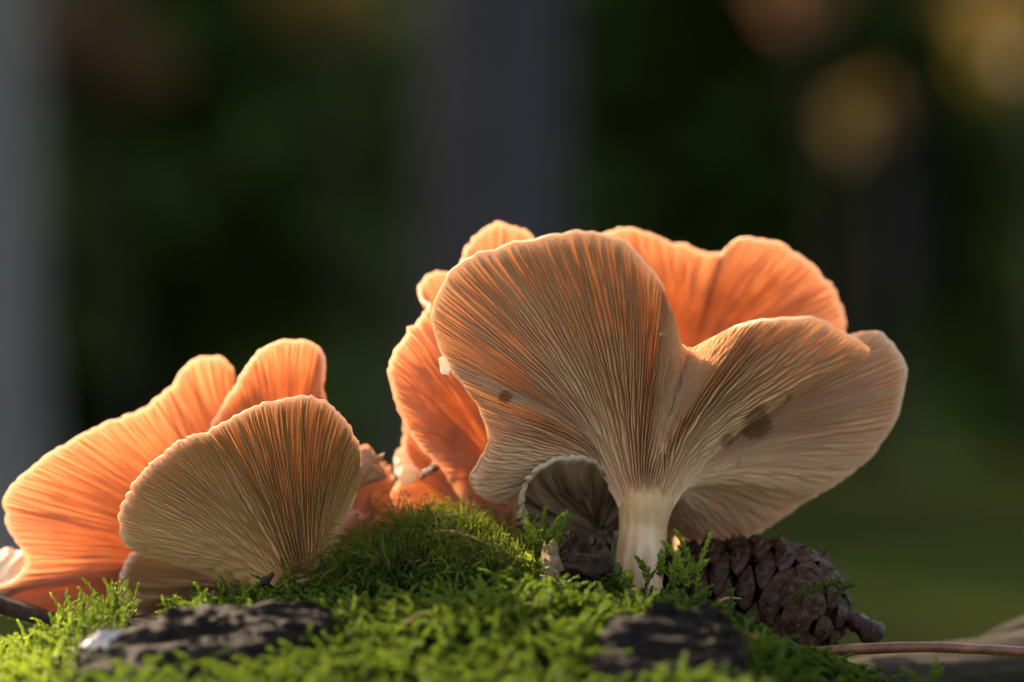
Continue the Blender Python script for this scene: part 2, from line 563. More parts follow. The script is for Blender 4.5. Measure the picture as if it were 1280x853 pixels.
def tall_tree(px, y, h, r0, mat, label, lean=(0, 0), crown_from=0.5, seed=1, name='pine_tree'):
    c = U(px, 426, y)
    base = np.array([c[0], y, ground_z(c[0], y)])
    t = thing(name, label, 'tree', base, 'tall trees behind the mushrooms')
    V, F, ax, rr = trunk_geo(base, h, r0, lean, seed, 28, 60)
    tr = mesh('trunk', V, F, mat, t)
    r = np.random.default_rng(seed)
    C, D, LV, LF = [], [], [], []
    for i in range(46):
        q = crown_from + (0.98 - crown_from) * (i + r.random()) / 46
        p0 = np.array([np.interp(q, np.linspace(0, 1, len(ax)) ** 1.3, ax[:, j]) for j in range(3)])
        L = h * 0.16 * (1.15 - q) * 2 * r.uniform(0.6, 1.1) + 20
        a = i * 2.399
        ts = np.linspace(0, 1, 6)
        out = np.array([math.cos(a), math.sin(a), 0.15])
        P = p0 + out * (L * ts)[:, None] + np.stack([0 * ts, 0 * ts, -L * 0.15 * ts ** 2], -1)
        tv, tf = tube_geo(P, np.linspace(r0 * 0.13, 0.5, 6), 5, False)
        o = sum(len(x) for x in LV)
        LV.append(tv)
        LF += [tuple(k_ + o for k_ in f) for f in tf]
        m = 70
        s = r.uniform(0.25, 1.0, m)
        pos = np.stack([np.interp(s, ts, P[:, j]) for j in range(3)], 1) + r.normal(size=(m, 3)) * L * 0.09
        C.append(pos)
        D.append(r.normal(size=(m, 3)) + out)
    mesh('limbs', np.concatenate(LV), LF, mat, t)
    v, f, rn = leaf_cloud(np.concatenate(C), np.concatenate(D), 22, 4, seed)
    mesh('crown', v, f, M['needles'], t, smooth=False, attr={'rnd': rn})
    return t


tall_tree(610, 370, 1500, 10.2, M['trunk_grey'], 'thick blue-grey trunked tree standing straight behind the large orange mushroom', (6, 0), 0.6, 11)
tall_tree(-12, 300, 1300, 6.0, M['trunk_pale'], 'slender pale grey trunked tree behind the left mushroom cluster', (-6, 0), 0.62, 12)
tall_tree(1130, 860, 1500, 11.0, M['trunk_grey'], 'dim grey trunked tree deep in shade beside the ochre leaves', (4, 0), 0.6, 13)
tall_tree(235, 840, 1400, 9.0, M['trunk_brown'], 'dim brown trunked tree between rust-leaved saplings', (10, 0), 0.6, 14)

sp_lab = 'dark green spruce branched to the ground in the deep shade behind'
sp_grp = 'dark spruces closing the view'


def copy_tree(o, loc, rz, sc):
    c = o.copy()
    COL.objects.link(c)
    c.location = Vector(loc) * CM
    c.rotation_euler = (0, 0, rz)
    c.scale = (sc, sc, sc)
    for ch in o.children:
        d = ch.copy()
        COL.objects.link(d)
        d.parent = c
    return c


spruce((-105, 610, ground_z(-105, 610)), 290, 95, 99, 'single shorter spruce standing closer than the others behind the left cluster', sp_grp)
spruce((-245, 560, ground_z(-245, 560)), 390, 105, 97, 'unseen spruce added left of the pale slender trunk to shade the blue-grey one', sp_grp)  # added out of view to keep the sun off the thick grey trunk
spruce((-285, 440, ground_z(-285, 440)), 380, 100, 98, 'unseen nearest spruce, added left of the pale slender trunk to shade it', sp_grp)  # second tree added out of view, shades the pale trunk
protos = []
spots = []
for row, (y0, n_, dx) in enumerate(((920, 12, 100), (1080, 12, 100), (1280, 10, 125), (1560, 9, 150))):
    for i in range(n_):
        spots.append(((i - (n_ - 1) / 2) * dx + random.uniform(-25, 25) + (row % 2) * 50, y0 + random.uniform(-45, 45), row))
for i, (x, y, row) in enumerate(spots):
    if i < 5:
        protos.append(spruce((x, y, ground_z(x, y)), random.uniform(340, 390), random.uniform(115, 140), 100 + i, sp_lab, sp_grp))
    else:
        copy_tree(protos[i % 5], (x, y, ground_z(x, y)), random.uniform(0, 6.28), random.uniform(0.85, 1.08) * (1, 1, 1.15, 1.35)[row])


def sapling(px, py, y, rx, rz, nleaf, mat, label, seed, leaf=5.0):
    """young broadleaf tree: thin trunk, a few limbs, loose crown centred near the given point"""
    c = U(px, py, y)
    base = np.array([c[0] + 12, y + 10, ground_z(c[0], y)])
    t = thing('autumn_sapling', label, 'tree', base, 'autumn saplings at the edge of the spruces')
    r = np.random.default_rng(seed)
    ts = np.linspace(0, 1, 12)
    P = base + (c + np.array([0, 0, rz * 0.8]) - base) * ts[:, None] + np.stack([np.sin(ts * 5 + seed) * 4 * ts, 0 * ts, 0 * ts], -1)
    P[0, 2] -= 3
    V, F = tube_geo(P, np.linspace(1.8, 0.4, 12), 8)
    mesh('trunk', V, F, M['trunk_brown'], t)
    LV, LF, C, D = [], [], [], []
    nl = 26
    for i in range(nl):
        s = r.uniform(0.8, 1.0)
        p0 = np.array([np.interp(s, ts, P[:, j]) for j in range(3)])
        d = nrm(r.normal(size=3) * np.array([1, 1, 0.5]))
        e = c + d * np.array([rx, rx, rz]) * r.uniform(0.4, 1.0)
        mid = (p0 + e) / 2 + np.array([0, 0, 4])
        Q = spline([p0, mid, e], 7, False)
        tv, tf = tube_geo(Q, np.linspace(0.55, 0.15, 7), 4, False)
        o = sum(len(x) for x in LV)
        LV.append(tv)
        LF += [tuple(k_ + o for k_ in f) for f in tf]
        m = nleaf // nl
        q = r.uniform(0.6, 1.0, m)
        C.append(np.stack([np.interp(q, np.linspace(0, 1, 7), Q[:, j]) for j in range(3)], 1) + r.normal(size=(m, 3)) * rx * 0.10)
        D.append(r.normal(size=(m, 3)) + np.array([0, 0, -0.5]))
    mesh('limbs', np.concatenate(LV), LF, M['trunk_brown'], t)
    v, f, rn = leaf_cloud(np.concatenate(C), np.concatenate(D), leaf, leaf * 0.33, seed)
    mesh('crown', v, f, mat, t, smooth=False, attr={'rnd': rn})


sapling(95, 70, 500, 16, 16, 190, M['leaf_rust'], 'sapling with rust pink leaves left of the blue-grey trunk', 21)
sapling(395, 0, 480, 12, 7, 150, M['leaf_ochre'], 'sapling with dull olive brown leaves beside the brown trunk', 22)
sapling(1075, 150, 560, 5, 5, 104, M['leaf_ochre'], 'small sapling with a tight tuft of ochre leaves', 23)
sapling(995, -10, 600, 8, 7, 78, M['leaf_rust'], 'sapling with beige rust leaves right of the blue-grey trunk', 24)
sapling(1270, 40, 600, 14, 26, 150, M['leaf_ochre'], 'tall sapling with golden brown leaves at the right of the spruces', 25)

# ------------------------------------------------------------------ the mossy log
LOG_ZC, LOG_R = 12.9, 13.0


def log_drop(x):
    x = np.asarray(x, float)
    right = np.clip((x - 2.2) / 3.6, 0, 1) ** 1.3 * 1.25
    left = np.clip((-5.0 - x) / 4.0, 0, 1) ** 1.3 * 1.15
    return right + left


def log_r(x, a):
    x, a = np.broadcast_arrays(np.asarray(x, float), np.asarray(a, float))
    p = np.stack([x * 0.35, np.sin(a) * 5, np.cos(a) * 5], -1)
    q = np.stack([x * 1.1, np.sin(a) * 16, np.cos(a) * 16], -1)
    return LOG_R - log_drop(x) + 0.35 * fbm(p, 3, 40) + 0.16 * fbm(q, 3, 44)


def log_z(x, y):
    x = np.asarray(x, float)
    y = np.asarray(y, float)
    a = np.arcsin(np.clip(y / LOG_R, -0.99, 0.99))
    r = log_r(x, a)
    return LOG_ZC + np.sqrt(np.maximum(r ** 2 - y ** 2, 0.0))


lx = np.concatenate([np.linspace(-55, -12, 30), np.linspace(-11.5, 6.1, 120)])
la = np.concatenate([np.linspace(-1.2, 1.2, 150), np.linspace(1.24, 2 * math.pi - 1.24, 46)])
LXg, LAg = np.meshgrid(lx, la, indexing='ij')
LR = log_r(LXg, LAg)
jag = 0.5 * fbm(np.stack([np.sin(LAg) * 6, np.cos(LAg) * 6, LAg * 0], -1), 3, 50) * (LXg > 6.0)
LVt = np.stack([LXg + jag, LR * np.sin(LAg), LOG_ZC + LR * np.cos(LAg)], -1)
logv = LVt.reshape(-1, 3)
nl_ = len(la)
logf = [tuple(f) for f in grid_faces(len(lx), nl_, False, True)]
for k_end, sgn in ((0, 1), (len(lx) - 1, -1)):
    ring = [k_end * nl_ + j for j in range(nl_)]
    cidx = len(logv)
    ctr = np.array([lx[k_end] - sgn * -1.2, 0, LOG_ZC])
    logv = np.vstack([logv, ctr])
    logf += [(cidx, ring[j], ring[(j + 1) % nl_]) for j in range(nl_)]
log_o = mesh('rotten_log', logv, logf, M['log'], origin=(-20, 0, 0))
tag(log_o, 'dark rotten log overgrown with moss under all the mushrooms', 'log')


# ================================================================== MUSHROOMS
TS = np.concatenate([np.linspace(0, 0.9, 40), np.linspace(0.915, 1.0, 10)])


def cap_surface(rim_px, S, axis, rs, k0=0.35, k1=0.35, up=0.75, flare=0.35, M_=720, seed=0, ripple=0.03, edge=0.026):
    axis = nrm(np.asarray(axis, float))
    R = spline(UU(rim_px), M_, True)
    V = R - S
    ref = nrm(np.cross(axis, [0, 1.0, 0.0]) if abs(axis[1]) < 0.95 else np.array([1.0, 0, 0]))
    bx_, by_ = ref, np.cross(axis, ref)
    ph = np.unwrap(np.arctan2(V @ by_, V @ bx_))
    sgn = 1.0 if ph[-1] > ph[0] else -1.0
    ph = ph * sgn
    arc = np.linspace(0, 2 * math.pi, M_, endpoint=False)
    mono = np.maximum.accumulate(ph)
    mono2 = np.minimum.accumulate(ph[::-1])[::-1]
    mono = 0.5 * (mono + mono2)
    mono = np.clip(mono, mono[0], mono[0] + 2 * math.pi)
    arc = arc + np.mean(mono - arc)
    ph2 = 0.6 * mono + 0.4 * arc
    # smooth around the loop
    d = ph2 - arc
    ker = np.hanning(61)
    ker /= ker.sum()
    d = np.convolve(np.concatenate([d[-30:], d, d[:30]]), ker, 'valid')
    ph2 = (arc + d) * sgn
    e = np.cos(ph2)[:, None] * bx_ + np.sin(ph2)[:, None] * by_
    # fine unevenness of the rim
    th = np.linspace(0, 2 * math.pi, M_, endpoint=False)
    cr = np.stack([np.cos(th) * 22, np.sin(th) * 22, th * 0 + seed], -1)
    en = fbm(cr, 3, seed)
    nick = np.clip(vnoise(cr * 1.7, seed + 9) - 0.62, 0, 1)
    fine = vnoise(np.stack([np.cos(th) * 60, np.sin(th) * 60, th * 0 + seed], -1), seed + 21)
    R = R + nrm(V) * (en * edge * 1.8 + fine * edge * 0.9 - nick * edge * 6)[:, None]
    wave = fbm(np.stack([np.cos(th) * 7, np.sin(th) * 7, th * 0 + seed + 4.0], -1), 2, seed + 31)
    R = R + (axis * 0.5 + np.array([0, -0.8, 0])) * (wave * 0.11)[:, None]
    P0 = S + rs * e
    T0 = nrm(axis * up + e * (1 - up))
    L = np.linalg.norm(R - P0, axis=1)[:, None]
    ch = (R - P0) / L
    T1 = nrm(ch * (1 - flare) + e * flare)
    P1 = P0 + T0 * L * k0
    P2 = R - T1 * L * k1
    t = TS[None, :, None]
    B = (1 - t) ** 3 * P0[:, None] + 3 * (1 - t) ** 2 * t * P1[:, None] + 3 * (1 - t) * t ** 2 * P2[:, None] + t ** 3 * R[:, None]
    du = np.roll(B, -1, 0) - np.roll(B, 1, 0)
    dv = np.gradient(B, axis=1)
    N = nrm(np.cross(du, dv))
    if np.mean(np.sum(N * (e[:, None] - axis), -1)) < 0:
        N = -N
    # slow ripples across the gill side
    T2 = np.broadcast_to(TS[None, :], B.shape[:2])
    rp = fbm(np.stack([np.cos(th)[:, None] * 5 + 0 * T2, np.sin(th)[:, None] * 5 + 0 * T2, T2 * 2.5 + seed], -1), 3, seed + 3)
    B = B + N * (rp * ripple * np.sin(T2 * math.pi * 0.9) * np.minimum(L, 3.0))[..., None]
    return B, N, e, axis


def build_mushroom(label, rim, Spx, axis, rs, base_px, mats, nfull=52, thick=(0.26, 0.07), gh=0.20, group=None, seed=0,
                   stem=True, base_r=None, name='mushroom', **kw):
    S = U(*Spx)
    B, N, e, axis = cap_surface(rim, S, axis, rs, seed=seed, **kw)
    base = U(*base_px)
    root = thing(name, label, 'mushroom', base, group)
    M_, nt = B.shape[:2]
    T2 = np.broadcast_to(TS[None, :], (M_, nt))
    th = thick[1] + (thick[0] - thick[1]) * (1 - T2) ** 1.5
    th = np.maximum(th, 0.0)
    th[:, 0] = rs * 0.9
    step = 3
    iu = np.arange(0, M_, step)
    Bs, Ns, ths = B[iu], N[iu], th[iu]
    top = Bs - Ns * ths[..., None]
    outd = nrm(Bs[:, -1] - Bs[:, -3])
    r1 = Bs[:, -1] + outd * ths[:, -1:] * 0.35 - Ns[:, -1] * ths[:, -1:] * 0.22
    r2 = Bs[:, -1] + outd * ths[:, -1:] * 0.45 - Ns[:, -1] * ths[:, -1:] * 0.5
    r3 = Bs[:, -1] + outd * ths[:, -1:] * 0.35 - Ns[:, -1] * ths[:, -1:] * 0.78
    G = np.concatenate([Bs, r1[:, None], r2[:, None], r3[:, None], top[:, ::-1]], 1)
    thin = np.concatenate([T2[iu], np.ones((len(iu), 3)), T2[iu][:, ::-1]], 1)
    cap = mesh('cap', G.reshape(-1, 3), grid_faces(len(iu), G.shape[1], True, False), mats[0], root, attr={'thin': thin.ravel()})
    # gills: real blades, full ones from the stem and shorter ones between them
    r = np.random.default_rng(seed + 500)
    starts = []
    for i in range(nfull):
        for f, t0 in ((0.0, 0.0), (0.5, 0.13), (0.25, 0.32), (0.75, 0.34), (0.125, 0.62), (0.625, 0.60), (0.375, 0.66), (0.875, 0.64)):
            starts.append(((i + f + r.normal() * 0.025) / nfull, min(0.9, max(0.0, t0 + r.normal() * 0.05 * (t0 > 0.05)))))
    ns = 26
    V, F, TH = [], [], []
    quad = []
    def strips(m):
        return np.array([[6 * j + 2 * c_, 6 * j + 6 + 2 * c_, 6 * j + 7 + 2 * c_, 6 * j + 1 + 2 * c_] for j in range(m - 1) for c_ in range(3)])

    def blade(P, n_, d_, w, h, lean):
        tip = P + n_ * h + lean
        bl, br_ = P - d_ * w - n_ * 0.01, P + d_ * w - n_ * 0.01
        tl, tr = tip - d_ * w * 0.38, tip + d_ * w * 0.38
        return np.stack([bl, tl, tl, tr, tr, br_], 1).reshape(-1, 3)

    quad, quad_long = strips(ns), strips(ns + 6)
    voff = 0
    br = base_r or rs * 0.95
    mid = (base + S) / 2 + np.array([0.0, 0.05, 0])
    spath = spline([base - np.array([0, 0, 0.25]), base, mid, S - axis * rs * 0.6, S], 60, False)[::-1]
    sdist = np.concatenate([[0], np.cumsum(np.linalg.norm(np.diff(spath, axis=0), axis=1))])
    dec = min(1.1 * rs, 0.55 * np.linalg.norm(S - base))

    def stem_rad(d):
        q_ = np.clip(1 - np.asarray(d, float) / (1.9 * rs), 0, 1)
        return br + (rs - br) * q_ ** 2
    du = nrm(np.roll(B, -1, 0) - np.roll(B, 1, 0))
    spacing = np.linalg.norm(np.roll(B, -1, 0) - B, axis=-1) * M_ / (nfull * 8)
    for q, (u, t0) in enumerate(starts):
        ts = t0 + (0.992 - t0) * np.linspace(0, 1, ns) ** 0.9
        uu = (u * M_ + 1.3 * np.sin(ts * 7 + r.uniform(0, 6)) * ts * (720 / M_) * 0.6) % M_
        i0 = np.floor(uu).astype(int) % M_
        i1 = (i0 + 1) % M_
        fu = (uu - np.floor(uu))[:, None]
        tj = np.interp(ts, TS, np.arange(nt))
        j0 = np.minimum(np.floor(tj).astype(int), nt - 2)
        fj = (tj - j0)[:, None]

        def samp(A):
            return (A[i0, j0] * (1 - fu) + A[i1, j0] * fu) * (1 - fj) + (A[i0, j0 + 1] * (1 - fu) + A[i1, j0 + 1] * fu) * fj
        P, n_, d_ = samp(B), nrm(samp(N)), nrm(samp(du))
        sp = samp(spacing[..., None])[:, 0]
        mult = np.interp(ts, [0.0, 0.15, 0.35, 0.65, 1.0], [6.0, 4.2, 2.5, 1.35, 1.0])
        w = np.clip(sp * mult * 0.20, 0.005, 0.028)[:, None]
        ramp_ = np.clip((ts - t0) / 0.12, 0, 1)
        h = gh * (0.35 + 0.65 * ramp_) * ramp_ ** 0.5 * (1 - 0.62 * ts) * np.clip((1.0 - ts) / 0.04, 0.15, 1) * r.uniform(0.93, 1.07)
        h = (h * (1 + 0.12 * np.sin(ts * 40 + q)))[:, None]
        lean = d_ * h * 0.25 * r.normal() * 0.25
        if t0 < 0.02 and stem:      # the full blades run a little way down the stem
            dd = np.linspace(dec * r.uniform(0.5, 1.2), 0.0, 7)[:-1]
            rel = P[0] - S
            er = nrm(rel - axis * (rel @ axis))
            cpos = np.stack([np.interp(dd, sdist, spath[:, c_]) for c_ in range(3)], 1)
            Pd = cpos + er * (stem_rad(dd) - np.linspace(0.05, 0.012, 6))[:, None]
            P = np.vstack([Pd, P])
            n_ = np.vstack([np.tile(er, (6, 1)), n_])
            d_ = np.vstack([np.tile(d_[0], (6, 1)), d_])
            w = np.vstack([np.full((6, 1), w[0, 0] * 0.9), w])
            hj = h[3, 0]
            h[:3, 0] = np.linspace(hj * 0.75, hj, 4)[:3]
            h = np.vstack([np.linspace(0, hj * 0.72, 6)[:, None], h])
            lean = np.vstack([np.zeros((6, 3)), lean])
            V.append(blade(P, n_, d_, w, h, lean))
            F.append(quad_long + voff)
            voff += (ns + 6) * 6
            TH.append(np.repeat(np.concatenate([np.zeros(6), ts]), 6))
            continue
        V.append(blade(P, n_, d_, w, h, lean))
        F.append(quad + voff)
        voff += ns * 6
        TH.append(np.repeat(ts, 6))
    gl = mesh('gills', np.concatenate(V), np.concatenate(F), mats[1], cap, attr={'thin': np.concatenate(TH)})
    tag(gl, kind='stuff')
    if stem:
        P = np.vstack([spath[::-1], S + axis * rs * 0.15, S + axis * rs * 0.3])
        dist = np.concatenate([sdist[::-1], [0, 0]])
        ts = np.linspace(0, 1, len(P))
        rr = stem_rad(dist) * np.interp(ts, [0, 0.1, 0.3], [1.12, 1.05, 1.0])
        rr[-1] *= 0.9
        V, F = tube_geo(P, rr, 40)
        n = len(P)
        A = np.tile(np.arange(40), n)
        nz = fbm(np.stack([np.cos(A / 40 * 2 * math.pi) * 5, np.sin(A / 40 * 2 * math.pi) * 5, np.repeat(ts, 40) * 3 + seed], -1), 3, seed)
        ctr = np.repeat(P, 40, 0)
        V = V + (V - ctr) * (nz * 0.12)[:, None]
        mesh('stem', V, F, M['stem'], root, attr={'high': np.repeat(np.clip(1 - dist / (2.2 * rs), 0, 1), 40)})
    return root, cap


GR = 'orange mushrooms growing on the mossy log'
A_rim = [(592, 612, 0.7), (590, 594, 0.35), (606, 568, 0.0), (611, 540, -0.3), (597, 510, -0.5), (577, 480, -0.7), (558, 452, -0.7),
         (546, 425, -0.8), (541, 395, -0.9), (548, 370, -1.0), (580, 330, -1.2), (640, 308, -1.5), (690, 296, -1.9), (730, 290, -2.1),
         (765, 298, -2.2), (800, 322, -2.1), (828, 355, -1.8), (840, 392, -1.2), (850, 425, -0.4), (866, 434, 0.0), (900, 417, -0.8),
         (950, 402, -1.7), (1010, 400, -2.1), (1050, 415, -2.0), (1088, 438, -1.6), (1062, 440, -0.3), (1042, 446, 0.5), (1046, 432, 1.2), (1068, 420, 1.4), (1095, 416, 1.3),
         (1122, 436, 1.2), (1133, 468, 1.2), (1124, 520, 1.3), (1095, 565, 1.5), (1045, 605, 1.8), (1000, 632, 2.5), (950, 664, 2.7),
         (895, 676, 2.9), (840, 668, 3.1), (780, 640, 3.1), (730, 612, 2.8), (690, 602, 2.3), (650, 612, 1.6), (615, 624, 1.1)]
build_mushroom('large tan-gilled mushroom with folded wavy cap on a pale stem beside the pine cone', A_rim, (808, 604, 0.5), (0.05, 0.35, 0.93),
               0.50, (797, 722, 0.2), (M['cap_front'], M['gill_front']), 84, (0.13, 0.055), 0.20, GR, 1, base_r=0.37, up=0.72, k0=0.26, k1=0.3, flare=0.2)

B_rim = [(700, 340, 2.50), (760, 293, 2.40), (800, 293, 2.40), (850, 305, 2.50), (893, 319, 2.80), (915, 304, 2.50), (942, 299, 2.30), (975, 308, 2.30),
         (1002, 325, 2.40), (1035, 355, 2.60), (1050, 385, 2.80), (1054, 415, 3.00), (1035, 480, 3.80), (980, 540, 4.80), (900, 575, 5.60),
         (800, 570, 5.80), (720, 520, 4.80), (680, 430, 3.40)]
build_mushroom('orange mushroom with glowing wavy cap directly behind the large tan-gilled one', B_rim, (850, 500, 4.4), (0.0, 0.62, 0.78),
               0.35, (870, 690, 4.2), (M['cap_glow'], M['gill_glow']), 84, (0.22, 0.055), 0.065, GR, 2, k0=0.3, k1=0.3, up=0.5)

C_rim = [(600, 645, 2.10), (565, 605, 1.60), (552, 585, 1.30), (530, 562, 1.10), (508, 530, 1.00), (496, 500, 0.90), (488, 465, 0.90), (497, 437, 1.00),
         (515, 412, 1.20), (538, 382, 1.50), (530, 376, 1.90), (527, 362, 2.10), (535, 347, 2.10), (555, 341, 2.10), (572, 345, 2.20),
         (580, 330, 2.30), (583, 312, 2.30), (592, 298, 2.30), (608, 286, 2.30), (630, 282, 2.40), (652, 290, 2.50), (672, 308, 2.70),
         (695, 350, 3.20), (720, 430, 3.80), (730, 510, 4.40), (715, 590, 4.60), (685, 640, 4.10), (640, 660, 3.10)]
build_mushroom('bright orange backlit mushroom with three lobes left of the large tan-gilled one', C_rim, (655, 610, 2.9), (-0.3, 0.55, 0.78),
               0.30, (665, 715, 2.8), (M['cap_glow'], M['gill_glow']), 78, (0.20, 0.055), 0.065, GR, 3, k0=0.3, k1=0.3, up=0.5)

E_rim = [(508, 533, 2.6), (506, 565, 2.5), (511, 590, 2.3), (498, 605, 2.2), (482, 628, 2.1), (472, 655, 2.2), (500, 695, 2.6), (590, 705, 3.4),
         (650, 660, 4.4), (650, 590, 4.8), (600, 550, 4.2), (550, 535, 3.4), (522, 529, 2.9)]
build_mushroom('small pinkish orange mushroom with white-lit edge under the three-lobed one', E_rim, (612, 652, 2.9), (-0.35, 0.5, 0.79),
               0.25, (618, 715, 2.8), (M['cap_glow'], M['pink']), 44, (0.18, 0.055), 0.1, GR, 4, k0=0.25, k1=0.3, up=0.4)

F_rim = [(657, 662, 0.5), (656, 622, 0.2), (667, 595, 0.0), (693, 578, -0.1), (725, 574, 0.0), (752, 586, 0.25), (774, 615, 0.6), (778, 655, 1.1),
         (750, 684, 1.5), (700, 686, 1.3), (670, 678, 0.8)]
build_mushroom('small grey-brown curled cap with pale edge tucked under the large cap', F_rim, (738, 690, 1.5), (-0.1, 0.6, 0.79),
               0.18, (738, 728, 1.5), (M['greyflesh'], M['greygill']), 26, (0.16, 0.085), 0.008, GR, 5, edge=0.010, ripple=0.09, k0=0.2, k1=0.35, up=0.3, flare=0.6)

H_rim = [(6, 640, 1.1), (9, 656, 1.1), (25, 680, 1.2), (33, 700, 1.3), (27, 718, 1.3), (8, 732, 1.3), (-20, 740, 1.4), (-30, 756, 1.9), (20, 772, 2.8),
         (90, 785, 3.6), (170, 788, 4.0), (260, 780, 4.4), (350, 755, 4.8), (400, 700, 5.0), (395, 620, 4.6), (345, 560, 3.8), (305, 530, 3.0),
         (297, 482, 2.4), (288, 458, 2.2), (265, 447, 2.0), (238, 458, 1.9), (212, 488, 1.8), (180, 514, 1.6), (120, 537, 1.3), (60, 570, 1.1),
         (22, 602, 1.0), (7, 626, 1.0)]
build_mushroom('wide glowing orange mushroom behind the brown fan-shaped one', H_rim, (325, 722, 3.2), (-0.42, 0.5, 0.76),
               0.34, (345, 775, 3.0), (M['cap_glow'], M['gill_glow']), 84, (0.22, 0.055), 0.07, GR, 6, k0=0.3, k1=0.3, up=0.45)

N_rim = [(31, 700, 1.9), (24, 692, 2.0), (0, 689, 2.2), (-40, 690, 2.4), (-90, 700, 2.6), (-110, 725, 2.2), (-80, 750, 1.6), (-30, 752, 1.5), (10, 742, 1.6), (28, 722, 1.8)]
build_mushroom('cream white sunlit mushroom cap showing past the edge of the wide glowing one', N_rim, (-35, 762, 2.1), (0.05, -0.45, 0.89),
               0.22, (-36, 815, 2.2), (M['pale'], M['gill_glow']), 24, (0.2, 0.08), 0.08, GR, 11, k0=0.2, k1=0.3, up=0.4)

I_rim = [(262, 545, 1.4), (276, 515, 1.3), (294, 487, 1.2), (311, 459, 1.2), (330, 439, 1.2), (355, 429, 1.2), (382, 428, 1.3), (399, 439, 1.4),
         (404, 462, 1.4), (403, 488, 1.5), (410, 512, 1.7), (430, 570, 2.4), (425, 650, 3.8), (380, 700, 4.6), (310, 690, 4.6), (268, 630, 3.4),
         (256, 580, 2.0)]
build_mushroom('upright orange mushroom lobe rising between the wide glowing cap and brown fan', I_rim, (352, 640, 3.0), (0.0, 0.62, 0.78),
               0.28, (362, 755, 2.8), (M['cap_glow'], M['gill_glow']), 70, (0.20, 0.055), 0.06, GR, 7, k0=0.3, k1=0.3, up=0.45)

J_rim = [(152, 674, 0.3), (152, 645, 0.0), (164, 615, -0.25), (184, 586, -0.45), (210, 563, -0.6), (260, 541, -0.8), (302, 519, -0.9), (345, 502, -1.0),
         (385, 500, -1.0), (415, 510, -0.9), (436, 535, -0.7), (449, 562, -0.4), (452, 586, -0.1), (444, 604, 0.2), (428, 625, 0.7), (416, 665, 1.4),
         (405, 712, 1.9), (365, 738, 2.2), (318, 735, 2.1), (275, 722, 1.7), (228, 704, 1.2), (188, 694, 0.8), (165, 687, 0.55)]
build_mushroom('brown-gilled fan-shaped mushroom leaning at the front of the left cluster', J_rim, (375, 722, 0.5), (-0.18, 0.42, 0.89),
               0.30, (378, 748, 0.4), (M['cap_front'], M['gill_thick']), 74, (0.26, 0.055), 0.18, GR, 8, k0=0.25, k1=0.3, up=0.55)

K_rim = [(155, 738, 1.6), (154, 708, 1.2), (168, 689, 1.1), (192, 688, 1.3), (260, 694, 2.2), (330, 708, 2.9), (368, 735, 3.2), (345, 765, 3.0),
         (280, 775, 2.7), (210, 770, 2.2), (172, 758, 1.8)]
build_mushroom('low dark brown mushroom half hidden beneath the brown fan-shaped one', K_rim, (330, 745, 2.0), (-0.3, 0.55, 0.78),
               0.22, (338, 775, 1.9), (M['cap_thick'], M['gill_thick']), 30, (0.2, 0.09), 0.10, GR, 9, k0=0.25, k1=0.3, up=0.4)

L_rim = [(408, 692, 1.8), (404, 655, 1.6), (418, 615, 1.5), (440, 585, 1.5), (462, 572, 1.6), (480, 584, 1.8), (489, 602, 2.0), (484, 624, 2.2),
         (470, 646, 2.4), (462, 672, 2.6), (452, 700, 2.8), (430, 712, 2.6)]
Lroot, Lcap = build_mushroom('torn pink mushroom with ragged curled edge beside the brown fan', L_rim, (432, 690, 2.3), (0.05, 0.6, 0.79),
                             0.16, (428, 735, 2.2), (M['cap_glow'], M['pink']), 16, (0.16, 0.08), 0.03, GR, 10, k0=0.25, k1=0.3, up=0.35, edge=0.06)


# ------------------------------------------------------------------ slabs: torn flesh, bark, scraps
def slab_geo(outline, thick, bulge, seed=0, n=64, rings=9, rough=0.02, freq=3.0):
    Q = UU(outline)
    K = len(Q)
    R = np.concatenate([Q[i] + (Q[(i + 1) % K] - Q[i]) * np.linspace(0, 1, max(3, n // K), endpoint=False)[:, None] for i in range(K)])
    n = len(R)
    R = R + 0.06 * np.stack([fbm(R * 5, 3, seed + 1), fbm(R * 5, 3, seed + 2), fbm(R * 5, 3, seed + 3)], -1)
    c = R.mean(0)
    view = np.array([0, -1.0, 0.15])
    s = np.linspace(0, 1, rings) ** 0.8
    P = c + (R - c)[:, None] * s[None, :, None]
    P = P + view * (bulge * (1 - s ** 2))[None, :, None]
    nz = fbm(P * freq, 4, seed)
    P = P + view * (nz * rough)[..., None]
    prof = thick * np.sqrt(np.clip(1 - s ** 6, 0.05, 1))
    front = P
    back = P - view * prof[None, :, None] * (1 + 0.3 * nz)[..., None]
    G = np.concatenate([front, back[:, ::-1]], 1)
    return G.reshape(-1, 3), grid_faces(n, G.shape[1], True, False), np.ones(n * G.shape[1]) * 0.8


def slab(name, outline, thick, bulge, mat, parent=None, seed=0, rough=0.02, freq=3.0, n=64, rings=9, label=None, cat=None, group=None):
    V, F, TH = slab_geo(outline, thick, bulge, seed, n, rings, rough, freq)
    o = mesh(name, V, F, mat, parent, attr={'thin': TH}, origin=None if parent else V.mean(0))
    if label:
        tag(o, label, cat, group)
    return o


